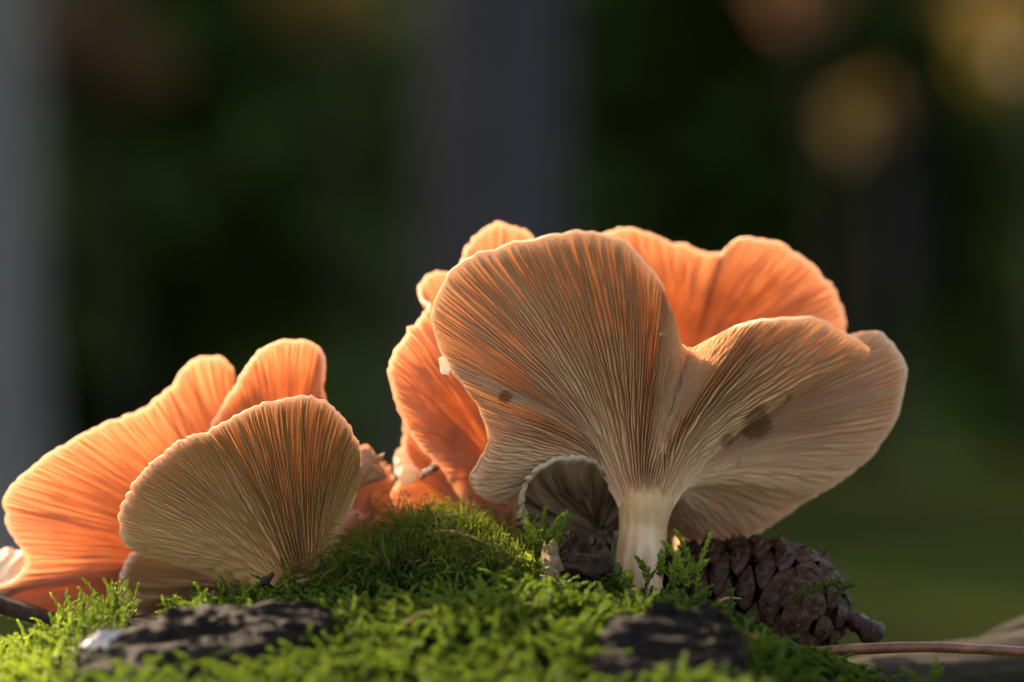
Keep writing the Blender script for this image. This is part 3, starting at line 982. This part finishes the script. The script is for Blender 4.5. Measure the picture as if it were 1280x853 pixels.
slab('torn_edge', [(441, 572, 1.2), (452, 562, 1.2), (464, 561, 1.3), (466, 570, 1.3), (481, 568, 1.3), (474, 578, 1.3), (482, 596, 1.3), (470, 603, 1.3), (448, 606, 1.1), (438, 598, 1.1)],
     0.12, 0.12, M['greyflesh'], Lroot, 31, 0.12, 4)
slab('torn_edge', [(440, 580, 1.7), (446, 558, 1.7), (460, 558, 1.8), (467, 568, 1.8), (462, 584, 1.8)], 0.08, 0.05, M['pink'], Lroot, 32, 0.03)
slab('torn_edge', [(408, 606, 0.9), (436, 600, 1.0), (446, 612, 1.1), (440, 632, 1.1), (428, 642, 1.1), (412, 630, 1.0), (400, 618, 0.9)], 0.05, 0.05, M['pale'], Lroot, 33, 0.04)
slab('torn_edge', [(416, 676, 2.6), (428, 655, 2.8), (446, 660, 2.9), (450, 686, 2.9), (430, 702, 2.7)], 0.10, 0.08, M['pale'], Lroot, 34, 0.04)
slab('torn_edge', [(470, 600, 1.9), (478, 592, 1.9), (486, 604, 1.9), (492, 600, 1.9), (488, 616, 1.95), (482, 634, 2.0), (470, 642, 2.0), (462, 628, 1.9)], 0.06, 0.05, M['cap_glow'], Lroot, 38, 0.08, 5)
slab('torn_edge', [(462, 566, 1.3), (470, 571, 1.3), (482, 567, 1.3), (474, 576, 1.3), (466, 578, 1.3)], 0.05, 0.02, M['pale'], Lroot, 39, 0.05, 6)
slab('torn_edge', [(404, 668, 1.3), (412, 650, 1.3), (428, 640, 1.4), (446, 636, 1.5), (456, 646, 1.6), (444, 660, 1.6), (430, 668, 1.5), (418, 690, 1.5)], 0.08, 0.06, M['pink'], Lroot, 40, 0.08, 5)
slab('mushroom_fragment', [(500, 560, 2.3), (506, 556, 2.3), (512, 572, 2.3), (524, 590, 2.2), (518, 603, 2.1), (502, 606, 2.1), (494, 590, 2.2), (492, 574, 2.3)],
     0.14, 0.03, M['pale'], None, 35, 0.16, 5.0, label='pale crumbling mushroom fragment lit white beside the burnt twig', cat='fragment')
slab('mushroom_fragment', [(548, 448, -0.95), (556, 446, -0.95), (562, 460, -0.9), (560, 471, -0.9), (552, 468, -0.95)], 0.08, 0.03, M['pale'], None, 36, 0.03,
     label='tiny cream fragment stuck on the left edge of the large tan-gilled cap', cat='fragment')
slab('mushroom_fragment', [(140, 768, 0.4), (160, 762, 0.4), (182, 768, 0.5), (178, 782, 0.5), (150, 786, 0.4)], 0.14, 0.08, M['cap_glow'], None, 37, 0.03,
     label='yellow-orange mushroom fragment behind the moss left of the long bark strip', cat='fragment')


# ------------------------------------------------------------------ bark pieces in the foreground
def bark_piece(name, top_edge, bottom_edge, thick, mat, label, seed, nu=90, nv=26, amp=0.24, bulge=0.25):
    """rugged strip of bark between an upper and a lower edge, with its own thickness"""
    a, b = spline(UU(top_edge), nu, False), spline(UU(bottom_edge), nu, False)
    s = np.linspace(0, 1, nv)
    P = a[:, None] * (1 - s)[None, :, None] + b[:, None] * s[None, :, None]
    out = np.array([0, -0.85, 0.5])
    P = P + out * (np.sin(s * math.pi) * bulge)[None, :, None]
    q = P * np.array([0.7, 4.0, 4.0])
    nz = 1 - 2 * np.abs(fbm(q, 4, seed))
    nz2 = fbm(P * np.array([2.2, 6.0, 6.0]), 4, seed + 5)
    edge = np.minimum(1, np.minimum(s, 1 - s) * 12)[None, :]
    P = P + out * (amp * nz + 0.14 * nz2)[..., None] + np.array([0, 0, 1.0]) * (0.12 * nz2 * (1 - edge))[..., None]
    back = P - out * thick * (0.35 + 0.65 * edge[..., None])
    G = np.concatenate([P, back[:, ::-1]], 1)
    F = [tuple(f) for f in grid_faces(nu, 2 * nv, False, True)]
    F.append(tuple(range(2 * nv)))
    F.append(tuple((nu - 1) * 2 * nv + j for j in range(2 * nv))[::-1])
    o = mesh(name, G.reshape(-1, 3), F, mat, origin=G.reshape(-1, 3).mean(0))
    return tag(o, label, 'bark')


bark_piece('bark_strip', [(86, 832, -3.2), (105, 802, -3.2), (150, 787, -3.1), (205, 776, -3.0), (265, 764, -2.9), (340, 764, -2.8), (415, 766, -2.8)],
           [(80, 905, -4.4), (120, 905, -4.5), (180, 905, -4.6), (240, 890, -4.5), (300, 860, -4.2), (360, 825, -3.8), (412, 800, -3.4)],
           0.45, M['bark'], 'long dark strip of wet bark lying in the moss under the left cluster', 61)
bark_piece('bark_chunk', [(752, 800, -3.9), (772, 772, -3.7), (800, 776, -3.7), (826, 760, -3.5), (858, 768, -3.6), (884, 760, -3.4), (906, 780, -3.4), (924, 800, -3.5)],
           [(730, 870, -4.8), (775, 878, -5.0), (800, 890, -5.1), (830, 886, -5.0), (860, 895, -5.0), (885, 880, -4.9), (910, 876, -4.8), (935, 850, -4.4)],
           0.5, M['bark'], 'knobbly dark bark chunk in the moss in front of the pine cone', 62, 110, 44, 0.30, 0.12)
slab('bark_flake', [(97, 808, -3.7), (112, 799, -3.7), (126, 790, -3.7), (153, 788, -3.7), (146, 797, -3.75), (138, 800, -3.8), (133, 812, -3.8), (122, 806, -3.8), (110, 810, -3.8)], 0.05, 0.02, M['flake'], None, 41, 0.10,
     label='pale shiny flake on the left end of the long bark strip', cat='bark')
slab('bark_flake', [(676, 690, -1.0), (680, 676, -1.0), (687, 682, -1.0), (693, 673, -1.0), (700, 684, -1.05), (698, 700, -1.1), (703, 716, -1.2), (688, 722, -1.2), (678, 714, -1.2)], 0.10, 0.02, M['scrap'], None, 42, 0.10,
     label='upright tan bark flake in the moss left of the pale stem', cat='bark')
bark_piece('bark_crumb', [(699, 694, -0.5), (708, 672, -0.5), (716, 684, -0.5), (729, 666, -0.5), (738, 680, -0.5), (750, 668, -0.5), (764, 684, -0.4)],
           [(700, 720, -0.8), (715, 722, -0.9), (735, 722, -0.9), (750, 720, -0.8), (766, 716, -0.7)],
           0.3, M['twig_dark'], 'dark crumbled bark piece against the pale stem', 63, 60, 24, 0.20, 0.05)
slab('bark_flake', [(930, 800, -1.6), (950, 794, -1.6), (966, 798, -1.6), (964, 816, -1.7), (950, 832, -1.8), (934, 822, -1.7)], 0.10, 0.08, M['scrap'], None, 44, 0.04,
     label='tan bark flake wedged under the pine cone', cat='bark')

# ------------------------------------------------------------------ twigs and needles
def stick(name, pts, r, mat, label, cat, n=24, nseg=8, rough=0.15, seed=0):
    P = spline(UU(pts), n, False)
    rr = np.asarray(r) if np.ndim(r) else np.full(n, r)
    if len(rr) != n:
        rr = np.interp(np.linspace(0, 1, n), np.linspace(0, 1, len(rr)), rr)
    V, F = tube_geo(P, rr, nseg)
    ctr = np.repeat(P, nseg, 0)
    V = V + (V - ctr) * (fbm(V * 5, 3, seed) * rough)[:, None]
    o = mesh(name, V, F, mat, origin=P.mean(0))
    return tag(o, label, cat)


stick('twig', [(980, 817, -0.9), (1060, 812, -0.8), (1150, 809, -0.7), (1230, 812, -0.6), (1330, 818, -0.5)], [0.07, 0.085, 0.085, 0.08, 0.08], M['twig_red'],
      'straight reddish brown twig lying across the front of the pine cone', 'twig', seed=1)
stick('twig', [(-60, 735, 1.2), (-10, 752, 1.2), (40, 768, 1.1), (95, 782, 1.0), (140, 792, 0.9)], [0.13, 0.15, 0.15, 0.12, 0.08], M['twig_dark'],
      'dark stick poking out beneath the wide glowing orange cap', 'twig', rough=0.35, seed=2)
stick('straw', [(527, 670, 0.2), (545, 665, -0.1), (570, 666, -0.3), (600, 676, -0.4), (622, 686, -0.4)], [0.012, 0.03, 0.035, 0.03, 0.015], M['straw'],
      'dry straw needle arching over the curly moss mound', 'needle', seed=3)
stick('straw', [(558, 708, 0.0), (574, 704, -0.2), (590, 700, -0.3)], [0.01, 0.018, 0.01], M['straw'], 'short dry needle at the foot of the curly moss mound', 'needle', seed=4)
rq = np.random.default_rng(909)
for q in range(12):
    x_, y_ = rq.uniform(-4.0, 4.6), rq.uniform(-4.6, -0.8)
    z_ = float(log_z(x_, y_)) + rq.uniform(0.28, 0.5)
    a_, L_ = rq.uniform(0, 6.28), rq.uniform(0.5, 1.1)
    d_ = np.array([math.cos(a_), math.sin(a_) * 0.6, rq.uniform(-0.25, 0.25)])
    c_ = np.array([x_, y_, z_])
    Pn = spline([c_ - d_ * L_ / 2, c_ + np.array([0, 0, 0.07]), c_ + d_ * L_ / 2], 10, False)
    tv, tf = tube_geo(Pn, np.interp(np.linspace(0, 1, 10), [0, 0.5, 1], [0.018, 0.022, 0.008]), 6)
    tag(mesh('fallen_needle', tv, tf, M['straw'] if q % 3 else M['twig_red'], origin=c_), 'short dry needle caught in the green moss carpet', 'needle', 'dry needles caught in the moss')
bt = thing('burnt_twig', 'short charred twig with white crust on the small pinkish mushroom', 'twig', U(540, 588, 1.9))
tv, tf = tube_geo(spline(UU([(526, 596, 1.9), (540, 588, 1.85), (552, 580, 1.8), (561, 572, 1.8)]), 16, False), np.linspace(0.04, 0.055, 16), 8)
mesh('charred_wood', tv + 0.02 * fbm(tv * 9, 2, 5)[:, None], tf, M['char'], bt)
for q, (cx, cy) in enumerate([(530, 591), (537, 587), (544, 583)]):
    tv, tf, _ = slab_geo([(cx - 5, cy, 1.8), (cx, cy - 5, 1.78), (cx + 5, cy - 3, 1.78), (cx + 2, cy + 3, 1.8)], 0.05, 0.03, 70 + q, 16, 5, 0.03, 8)
    mesh('crust', tv, tf, M['crust'], bt)
stick('twig', [(316, 742, -0.3), (326, 731, -0.4), (334, 724, -0.5), (342, 716, -0.5)], [0.03, 0.05, 0.08, 0.03], M['twig_dark'], 'tiny gnarled twig tip below the brown fan gills', 'twig', rough=0.6, seed=6)
stick('twig', [(402, 726, -0.2), (405, 712, -0.2), (401, 698, -0.2)], [0.04, 0.05, 0.02], M['char'], 'black splinter standing at the right foot of the brown fan mushroom', 'twig', seed=7)

# ------------------------------------------------------------------ weathered wood at the right
P = spline(np.array([U(1000, 884, 2.9), U(1120, 866, 3.4), U(1220, 850, 3.8), U(1320, 838, 4.2), U(1500, 820, 5.2), U(1800, 800, 7)]), 60, False)
nseg = 48
V, F = tube_geo(P, np.interp(np.linspace(0, 1, 60), [0, 0.25, 0.5, 1], [0.62, 0.72, 0.8, 0.9]), nseg)
ctr = np.repeat(P, nseg, 0)
V = V + (V - ctr) * (0.16 * fbm(V * np.array([0.5, 2.2, 2.2]), 4, 81) + 0.06 * fbm(V * np.array([1.5, 7, 7]), 3, 82))[:, None]
tag(mesh('fallen_branch', V, F, M['grey_wood'], origin=P.mean(0)), 'thick weathered grey branch lying beyond the pine cone', 'branch')
P = spline(UU([(1225, 806, 4.6), (1250, 797, 4.6), (1275, 789, 4.7), (1330, 775, 4.8), (1420, 760, 5)]), 24, False)
V, F = tube_geo(P, np.linspace(0.10, 0.5, 24), 20)
V = V + 0.06 * fbm(V * 3, 3, 83)[:, None]
tag(mesh('branch_stub', V, F, M['grey_wood'], origin=P.mean(0)), 'pale stub of wood resting on the weathered grey branch', 'branch')

# ------------------------------------------------------------------ pine cone
def scale_mesh(name, mat, thick, seed):
    r = np.random.default_rng(seed)
    a = np.linspace(0, 2 * math.pi, 8, endpoint=False)
    prof = [(0.0, 0.45, 0.10), (0.45, 0.80, 0.14), (0.78, 1.0, 0.55 * thick), (0.90, 1.04, 0.96 * thick), (0.935, 1.0, thick), (0.975, 0.62, thick * 0.62), (0.995, 0.32, thick * 0.34), (1.05, 0.20, thick * 0.22), (1.05, 0.08, thick * 0.1)]
    V = []
    for y, w, t in prof:
        c, s = np.cos(a), np.sin(a)
        rx = np.sign(c) * np.abs(c) ** 1.25 * w * 0.5
        rz = np.sign(s) * np.abs(s) ** 1.25 * t * 0.5
        V.append(np.stack([rx, np.full(8, y) - 0.10 * (rx / 0.5) ** 2 * (y > 0.5), rz + 0.12 * y ** 2], -1))
    V = np.concatenate(V)
    V = V + 0.018 * r.normal(size=V.shape)
    F = [tuple(f) for f in grid_faces(len(prof), 8, False, True)] + [tuple((len(prof) - 1) * 8 + j for j in range(8))]
    me = bpy.data.meshes.new(name)
    me.from_pydata([tuple(x) for x in V * CM], [], F)
    me.polygons.foreach_set('use_smooth', [True] * len(me.polygons))
    me.set_sharp_from_angle(angle=math.radians(28))
    me.materials.append(mat)
    return me


c_base = U(1078, 772, 0.6)
c_tip = U(780, 735, 1.5)
cax = c_tip - c_base
clen = np.linalg.norm(cax)
cax = cax / clen
cone = thing('pine_cone', 'open brown pine cone lying on its side right of the pale stem', 'pine cone', U(970, 830, 0.8))
cx_ = nrm(np.cross(cax, [0, 0, 1.0]))
cy_ = np.cross(cx_, cax)


def cone_r(s):
    return 1.10 * np.interp(s, [0, 0.03, 0.08, 0.16, 0.30, 0.5, 0.75, 0.9, 1.0], [0.22, 0.46, 0.66, 0.86, 1.0, 1.0, 0.84, 0.5, 0.25])


sc_ = np.linspace(0, 1, 20)
V = []
aa = np.linspace(0, 2 * math.pi, 14, endpoint=False)
for s in sc_:
    V.append(c_base + cax * clen * (0.06 + 0.9 * s) + 0.62 * cone_r(s) * (np.cos(aa)[:, None] * cx_ + np.sin(aa)[:, None] * cy_))
V = np.concatenate(V)
F = [tuple(f) for f in grid_faces(20, 14, False, True)] + [tuple(range(14)), tuple(19 * 14 + j for j in range(14))]
mesh('core', V, F, M['cone_core'], cone)
open_m = [scale_mesh('scale', M['cone'], 0.44, q) for q in range(7)]
shut_m = [scale_mesh('scale', M['cone_pale'], 0.86, 10 + q) for q in range(7)]
nsc = 104
basev = Vector(cone.location) / CM
for i in range(nsc):
    s = (i + 0.5) / nsc
    s = s ** 1.12
    a = i * 2.39996 + 0.7
    rad = math.cos(a) * cx_ + math.sin(a) * cy_
    tilt = math.radians(np.interp(s, [0, 0.06, 0.2, 0.4, 1.0], [-72, -52, -18, 8, 50]))
    d = rad * math.cos(tilt) + cax * math.sin(tilt)
    z = nrm(np.cross(np.cross(d, cax), d))
    x = np.cross(d, z)
    surf = c_base + cax * clen * (0.05 + 0.92 * s) + rad * float(cone_r(s))
    L = float(np.interp(s, [0, 0.1, 0.3, 1], [0.55, 0.7, 0.85, 0.7]))
    w = float(np.interp(s, [0, 0.08, 0.25, 0.5, 1], [0.36, 0.50, 0.72, 0.78, 0.5])) * random.uniform(0.92, 1.08)
    p = surf - d * L * 1.0
    Mx = Matrix(((x[0] * w, d[0] * L, z[0] * w, (p[0] - basev[0]) * CM), (x[1] * w, d[1] * L, z[1] * w, (p[1] - basev[1]) * CM),
                 (x[2] * w, d[2] * L, z[2] * w, (p[2] - basev[2]) * CM), (0, 0, 0, 1)))
    pale = s < 0.22 or (s < 0.45 and rad[2] > 0.75)
    o = bpy.data.objects.new('scale', (shut_m if s < 0.24 else open_m)[i % 7])
    COL.objects.link(o)
    o.parent = cone
    o.matrix_local = Mx
tv, tf = tube_geo(spline(np.array([c_base + cax * 0.3, U(1082, 784, 0.5), U(1092, 790, 0.45), U(1103, 785, 0.45)]), 20, False), np.interp(np.linspace(0, 1, 20), [0, 0.4, 0.75, 0.9, 1], [0.14, 0.14, 0.19, 0.16, 0.04]), 10)
mesh('stalk', tv + 0.10 * fbm(tv * 7, 3, 90)[:, None], tf, M['cone'], cone)


# ------------------------------------------------------------------ moss
def shoots(P, D, H, leaf, width, nleaf, curl, seed, spread=0.6, stem_w=0.010):
    """many moss shoots at points P along D: a thin stem and spirally set pointed leaves"""
    r = np.random.default_rng(seed)
    n = len(P)
    V, F, RN = [], [], []
    D = nrm(D)
    bend = nrm(r.normal(size=(n, 3)) * np.array([1, 1, 0.2]))
    rn = r.random(n)
    cnt = 0
    t = (np.arange(nleaf) + 0.5) / nleaf
    # leaf positions on curved axis
    tt = t[None, :, None]
    ax = P[:, None] + D[:, None] * H[:, None, None] * tt + bend[:, None] * (H[:, None, None] * curl * tt ** 2) - np.array([0, 0, 1.0]) * (H[:, None, None] * curl * 0.5 * tt ** 3)
    tg = nrm(np.gradient(ax, axis=1))
    X = nrm(np.cross(tg, bend[:, None] + 0.01))
    Y = np.cross(tg, X)
    a = (np.arange(nleaf) * 2.399)[None, :, None] + r.uniform(0, 6, (n, 1, 1))
    rad = np.cos(a) * X + np.sin(a) * Y
    op = spread * (1.15 - 0.75 * tt) * r.uniform(0.75, 1.25, (n, nleaf, 1))
    ld = nrm(tg * (1 - 0.4 * op) + rad * op)
    sd = np.cross(ld, rad)
    sd = nrm(sd)
    L = leaf * (1 - 0.45 * tt) * r.uniform(0.8, 1.2, (n, nleaf, 1))
    W = width * (1 - 0.4 * tt)
    dn = nrm(np.cross(sd, ld))
    v = np.stack([ax, ax + ld * L * 0.45 + sd * W + dn * L * 0.05, ax + ld * L + rad * L * 0.12, ax + ld * L * 0.45 - sd * W + dn * L * 0.05], 2).reshape(-1, 3)
    m = n * nleaf
    f = np.arange(4 * m).reshape(m, 4)
    rnd = np.repeat(np.clip(np.repeat(rn, nleaf) * 0.7 + 0.3 * np.tile(t, n), 0, 1), 4)
    # stems: flat crossed ribbon
    k = 5
    idx = np.linspace(0, nleaf - 1, k).astype(int)
    sp = ax[:, idx].copy()
    sp[:, 0] = P
    sx = X[:, idx]
    sv = np.stack([sp - sx * stem_w, sp + sx * stem_w], 2).reshape(-1, 3)
    sf = []
    for j in range(k - 1):
        b = np.arange(n) * 2 * k + 2 * j
        sf.append(np.stack([b, b + 2, b + 3, b + 1], -1))
    sf = np.concatenate(sf) + len(v)
    return np.vstack([v, sv]), np.vstack([f, sf]), np.concatenate([rnd, np.repeat(rn * 0.5, 2 * k)])


def moss_patch(name, label, n, xr, yr, mask, H, leaf, width, nleaf, curl, mat, seed, lean=(0, -0.35, 1.0), rand=0.45, lift=0.0, spread=0.6):
    r = np.random.default_rng(seed)
    x = r.uniform(*xr, n * 3)
    y = r.uniform(*yr, n * 3)
    keep = mask(x, y, r)
    x, y = x[keep][:n], y[keep][:n]
    z = log_z(x, y) - 0.05 + lift
    hh = H * r.uniform(0.55, 1.2, len(x)) * (1 + 0.45 * fbm(np.stack([x * 0.8, y * 0.8, x * 0 + seed], -1), 2, seed))
    D = np.array(lean) + r.normal(size=(len(x), 3)) * rand
    V, F, RN = shoots(np.stack([x, y, z], -1), D, np.maximum(hh, 0.15), leaf, width, nleaf, curl, seed + 1, spread)
    o = mesh(name, V, F, mat, attr={'rnd': RN}, origin=(x.mean(), y.mean(), z.mean()), smooth=False)
    tag(o, label, 'moss', kind='stuff')
    return o


def px_of(x, y):
    return 640 + x * FPX / (CAMD + y)


def in_bark(x, y):
    p = px_of(x, y)
    a = (p > 80) & (p < 405) & (y < -2.4) & (y > -3.9 + (p - 80) / 330 * 0.9)
    b = (p > 760) & (p < 925) & (y < -2.9) & (y > -4.9)
    return a | b


fg_noise = lambda x, y: fbm(np.stack([x * 0.55, y * 0.55, x * 0], -1), 2, 70)
moss_patch('moss_carpet', 'thick bright green moss carpet in front of the pale stem', 3900, (-6.5, 3.9), (-6.4, 0.2),
           lambda x, y, r: ~in_bark(x, y) & ((px_of(x, y) > 300) | (y < -4.0)) & ((px_of(x, y) < 850) | (y < -1.3)) & (fg_noise(x, y) > -0.55), 0.60, 0.115, 0.028, 50, 0.45, M['moss'], 201)
moss_patch('moss_carpet', 'sparse green moss around the foot of the pine cone', 620, (3.3, 5.9), (-4.2, 0.0),
           lambda x, y, r: ~in_bark(x, y) & (r.random(len(x)) < 0.85) & ((px_of(x, y) < 955) | (y < -1.0)), 0.30, 0.11, 0.028, 40, 0.4, M['moss'], 203)
moss_patch('moss_tuft', 'sunlit yellow-green moss tuft at the left end of the long bark strip', 420, (-9.4, -6.6), (-3.6, -0.6),
           lambda x, y, r: ~in_bark(x, y), 0.60, 0.115, 0.028, 44, 0.4, M['moss_bright'], 205)
moss_patch('moss_tuft', 'upright green moss sprigs beneath the brown fan and wide orange cap', 90, (-7.6, -4.6), (-2.3, -0.6),
           lambda x, y, r: fbm(np.stack([x * 1.6, y, x * 0], -1), 2, 77) > -0.1, 0.68, 0.11, 0.026, 50, 0.25, M['moss'], 207, (0, -0.1, 1.0), 0.25)
moss_patch('moss_tuft', 'low moss along the foot of the brown fan mushroom', 330, (-5.2, -2.4), (-2.4, 0.2),
           lambda x, y, r: r.random(len(x)) < 0.9, 0.40, 0.13, 0.035, 34, 0.35, M['moss'], 209)
# the mound of long curved leaves between the clusters
r = np.random.default_rng(301)
n = 190
mx = r.uniform(-2.45, 0.6, n)
my = r.uniform(-0.6, 1.6, n)
mc = np.exp(-((mx + 1.15) / 0.95) ** 2) * np.exp(-((my - 0.6) / 1.0) ** 2)
mc = mc * (1 + 0.5 * fbm(np.stack([mx * 1.7, my * 1.7, mx * 0], -1), 2, 88))
mz = log_z(mx, my) - 0.1 + 0.80 * mc
D = np.stack([0.5 * (mx + 1.1), -0.25 + 0.3 * (my - 0.6), 1 + 0 * mx], -1) + r.normal(size=(n, 3)) * 0.25
V, F, RN = shoots(np.stack([mx, my, mz], -1), D, r.uniform(0.4, 0.95, n), 0.62, 0.026, 34, 0.35, 302, 1.05)
# long leaves bend over: add a second, drooping segment at each leaf tip
nleafq = n * 34
q = V[:nleafq * 4].reshape(-1, 4, 3)
dirv = nrm(q[:, 2] - q[:, 0])
side = nrm(q[:, 1] - q[:, 3])
p2 = q[:, 2]
Lq = np.linalg.norm(q[:, 2] - q[:, 0], axis=1)[:, None]
hor = dirv * np.array([1, 1, 0.0])
mid = p2 + (dirv * 0.45 + hor * 0.35 - np.array([0, 0, 0.25])) * Lq * 0.5
tip = mid + (hor * 0.8 - np.array([0, 0, 0.75])) * Lq * 0.45
q[:, 2] = p2 + side * 0.013
ex = np.stack([p2 - side * 0.013, q[:, 2], mid + side * 0.009, mid - side * 0.009], 1)
ex2 = np.stack([mid - side * 0.009, mid + side * 0.009, tip + side * 0.001, tip - side * 0.001], 1)
V[:nleafq * 4] = q.reshape(-1, 3)
allv = np.vstack([V, ex.reshape(-1, 3), ex2.reshape(-1, 3)])
exf = np.arange(len(V), len(V) + 8 * nleafq).reshape(-1, 4)
rn2 = np.concatenate([RN, np.repeat(RN[:nleafq * 4:4], 4), np.repeat(RN[:nleafq * 4:4], 4)])
mo = mesh('moss_mound', allv, np.vstack([F, exf]), M['moss_dark'], attr={'rnd': rn2}, origin=(-1.0, 0.5, 25.9), smooth=False)
tag(mo, 'curly deep green moss mound with hair-like leaves between the two clusters', 'moss', kind='stuff')


def sprig_group(name, label, pts, H, leaf, width, nleaf, mat, seed, curl=0.2, lean=(0, -0.1, 1), rand=0.2, spread=0.7):
    r = np.random.default_rng(seed)
    Pp = UU(pts)
    Dd = np.array(lean) + r.normal(size=(len(Pp), 3)) * rand
    V, F, RN = shoots(Pp, Dd, np.full(len(Pp), H) * r.uniform(0.8, 1.15, len(Pp)), leaf, width, nleaf, curl, seed, spread, 0.016)
    o = mesh(name, V, F, mat, attr={'rnd': RN}, origin=Pp.mean(0), smooth=False)
    return tag(o, label, 'moss')


sprig_group('moss_sprig', 'bright upright moss shoot against the left side of the pine cone', [(866, 722, -0.9), (862, 735, -1.0), (870, 738, -1.0)], 0.85, 0.15, 0.045, 50, M['moss_bright'], 401)
sprig_group('moss_sprig', 'bright fuzzy moss sprigs left of the tan bark flake', [(655 + 9 * (j % 5), 700 - 4 * (j // 5), -0.3 + 0.25 * (j % 3)) for j in range(15)], 0.75, 0.16, 0.045, 44, M['moss_bright'], 402, rand=0.4)
sprig_group('moss_sprig', 'single moss shoot in front of the weathered grey branch', [(1160, 866, -3.2), (1166, 868, -3.2), (1156, 868, -3.2)], 0.5, 0.2, 0.06, 16, M['moss'], 403, rand=0.5)
sprig_group('moss_sprig', 'dark green moss strand creeping over the pine cone scales', [(985, 752, -0.75), (996, 744, -0.78), (1008, 737, -0.75), (1020, 733, -0.65), (1034, 734, -0.5), (1043, 742, -0.35)], 0.32, 0.13, 0.035, 26, M['moss_dark'], 404, 0.3, (0.8, -0.2, 0.5), 0.3)
sprig_group('moss_sprig', 'yellow-green moss shoots at the foot of the pale stem', [(770, 722, -0.6), (785, 728, -0.8), (812, 728, -0.8), (826, 722, -0.7), (838, 726, -0.8), (845, 730, -0.9)], 0.5, 0.16, 0.05, 34, M['moss_bright'], 405, rand=0.45)
sprig_group('moss_sprig', 'thin dark tendrils sprouting on top of the pine cone', [(1014, 694, 0.3), (1018, 696, 0.3), (1022, 696, 0.3), (1026, 698, 0.3)], 0.3, 0.07, 0.006, 10, M['moss_dark'], 406, 0.4, (0, 0, 1), 0.4)

# ------------------------------------------------------------------ dew drops
def drop(px, py, y, r, label):
    c = U(px, py, y)
    import bmesh
    bm = bmesh.new()
    bmesh.ops.create_icosphere(bm, subdivisions=3, radius=r * CM)
    for v in bm.verts:
        v.co.z *= 0.85
    me = bpy.data.meshes.new('dew_drop')
    bm.to_mesh(me)
    bm.free()
    me.polygons.foreach_set('use_smooth', [True] * len(me.polygons))
    me.materials.append(M['drop'])
    o = bpy.data.objects.new('dew_drop', me)
    o.location = Vector(c) * CM
    COL.objects.link(o)
    tag(o, label, 'dew drop', None)
    return o


for q, (px_, py_, y_, rr_, lab) in enumerate([
        (828, 418, -1.35, 0.035, 'bright dew drop beside the notch in the large tan-gilled cap'),
        (687, 490, -0.75, 0.018, 'tiny dew drop in the middle of the large tan gills'),
        (693, 500, -0.70, 0.015, 'tiny dew drop just under another on the large tan gills')]):
    drop(px_, py_, y_, rr_, lab)


bpy.context.view_layer.update()
dg_ = bpy.context.evaluated_depsgraph_get()
for px_, py_, rr_, lab in [(948, 716, 0.030, 'dew drop on an upper open scale of the pine cone'), (972, 738, 0.034, 'largest dew drop on a middle scale of the pine cone'),
                           (1058, 752, 0.026, 'dew drop on the closed right end of the pine cone'), (1002, 770, 0.028, 'dew drop low on the front of the pine cone'),
                           (912, 722, 0.024, 'dew drop on the pine cone scale beside the bright moss shoot')]:
    d_ = Vector(((px_ - 640.0) / FPX, 1.0, (426.5 - py_) / FPX)).normalized()
    hit, loc, nn, ii, ob, mm = scene.ray_cast(dg_, cam.location, d_)
    if hit and ob.name.startswith('scale'):
        o_ = drop(px_, py_, 0, rr_, lab)
        o_.location = loc + nn * rr_ * CM * 0.5
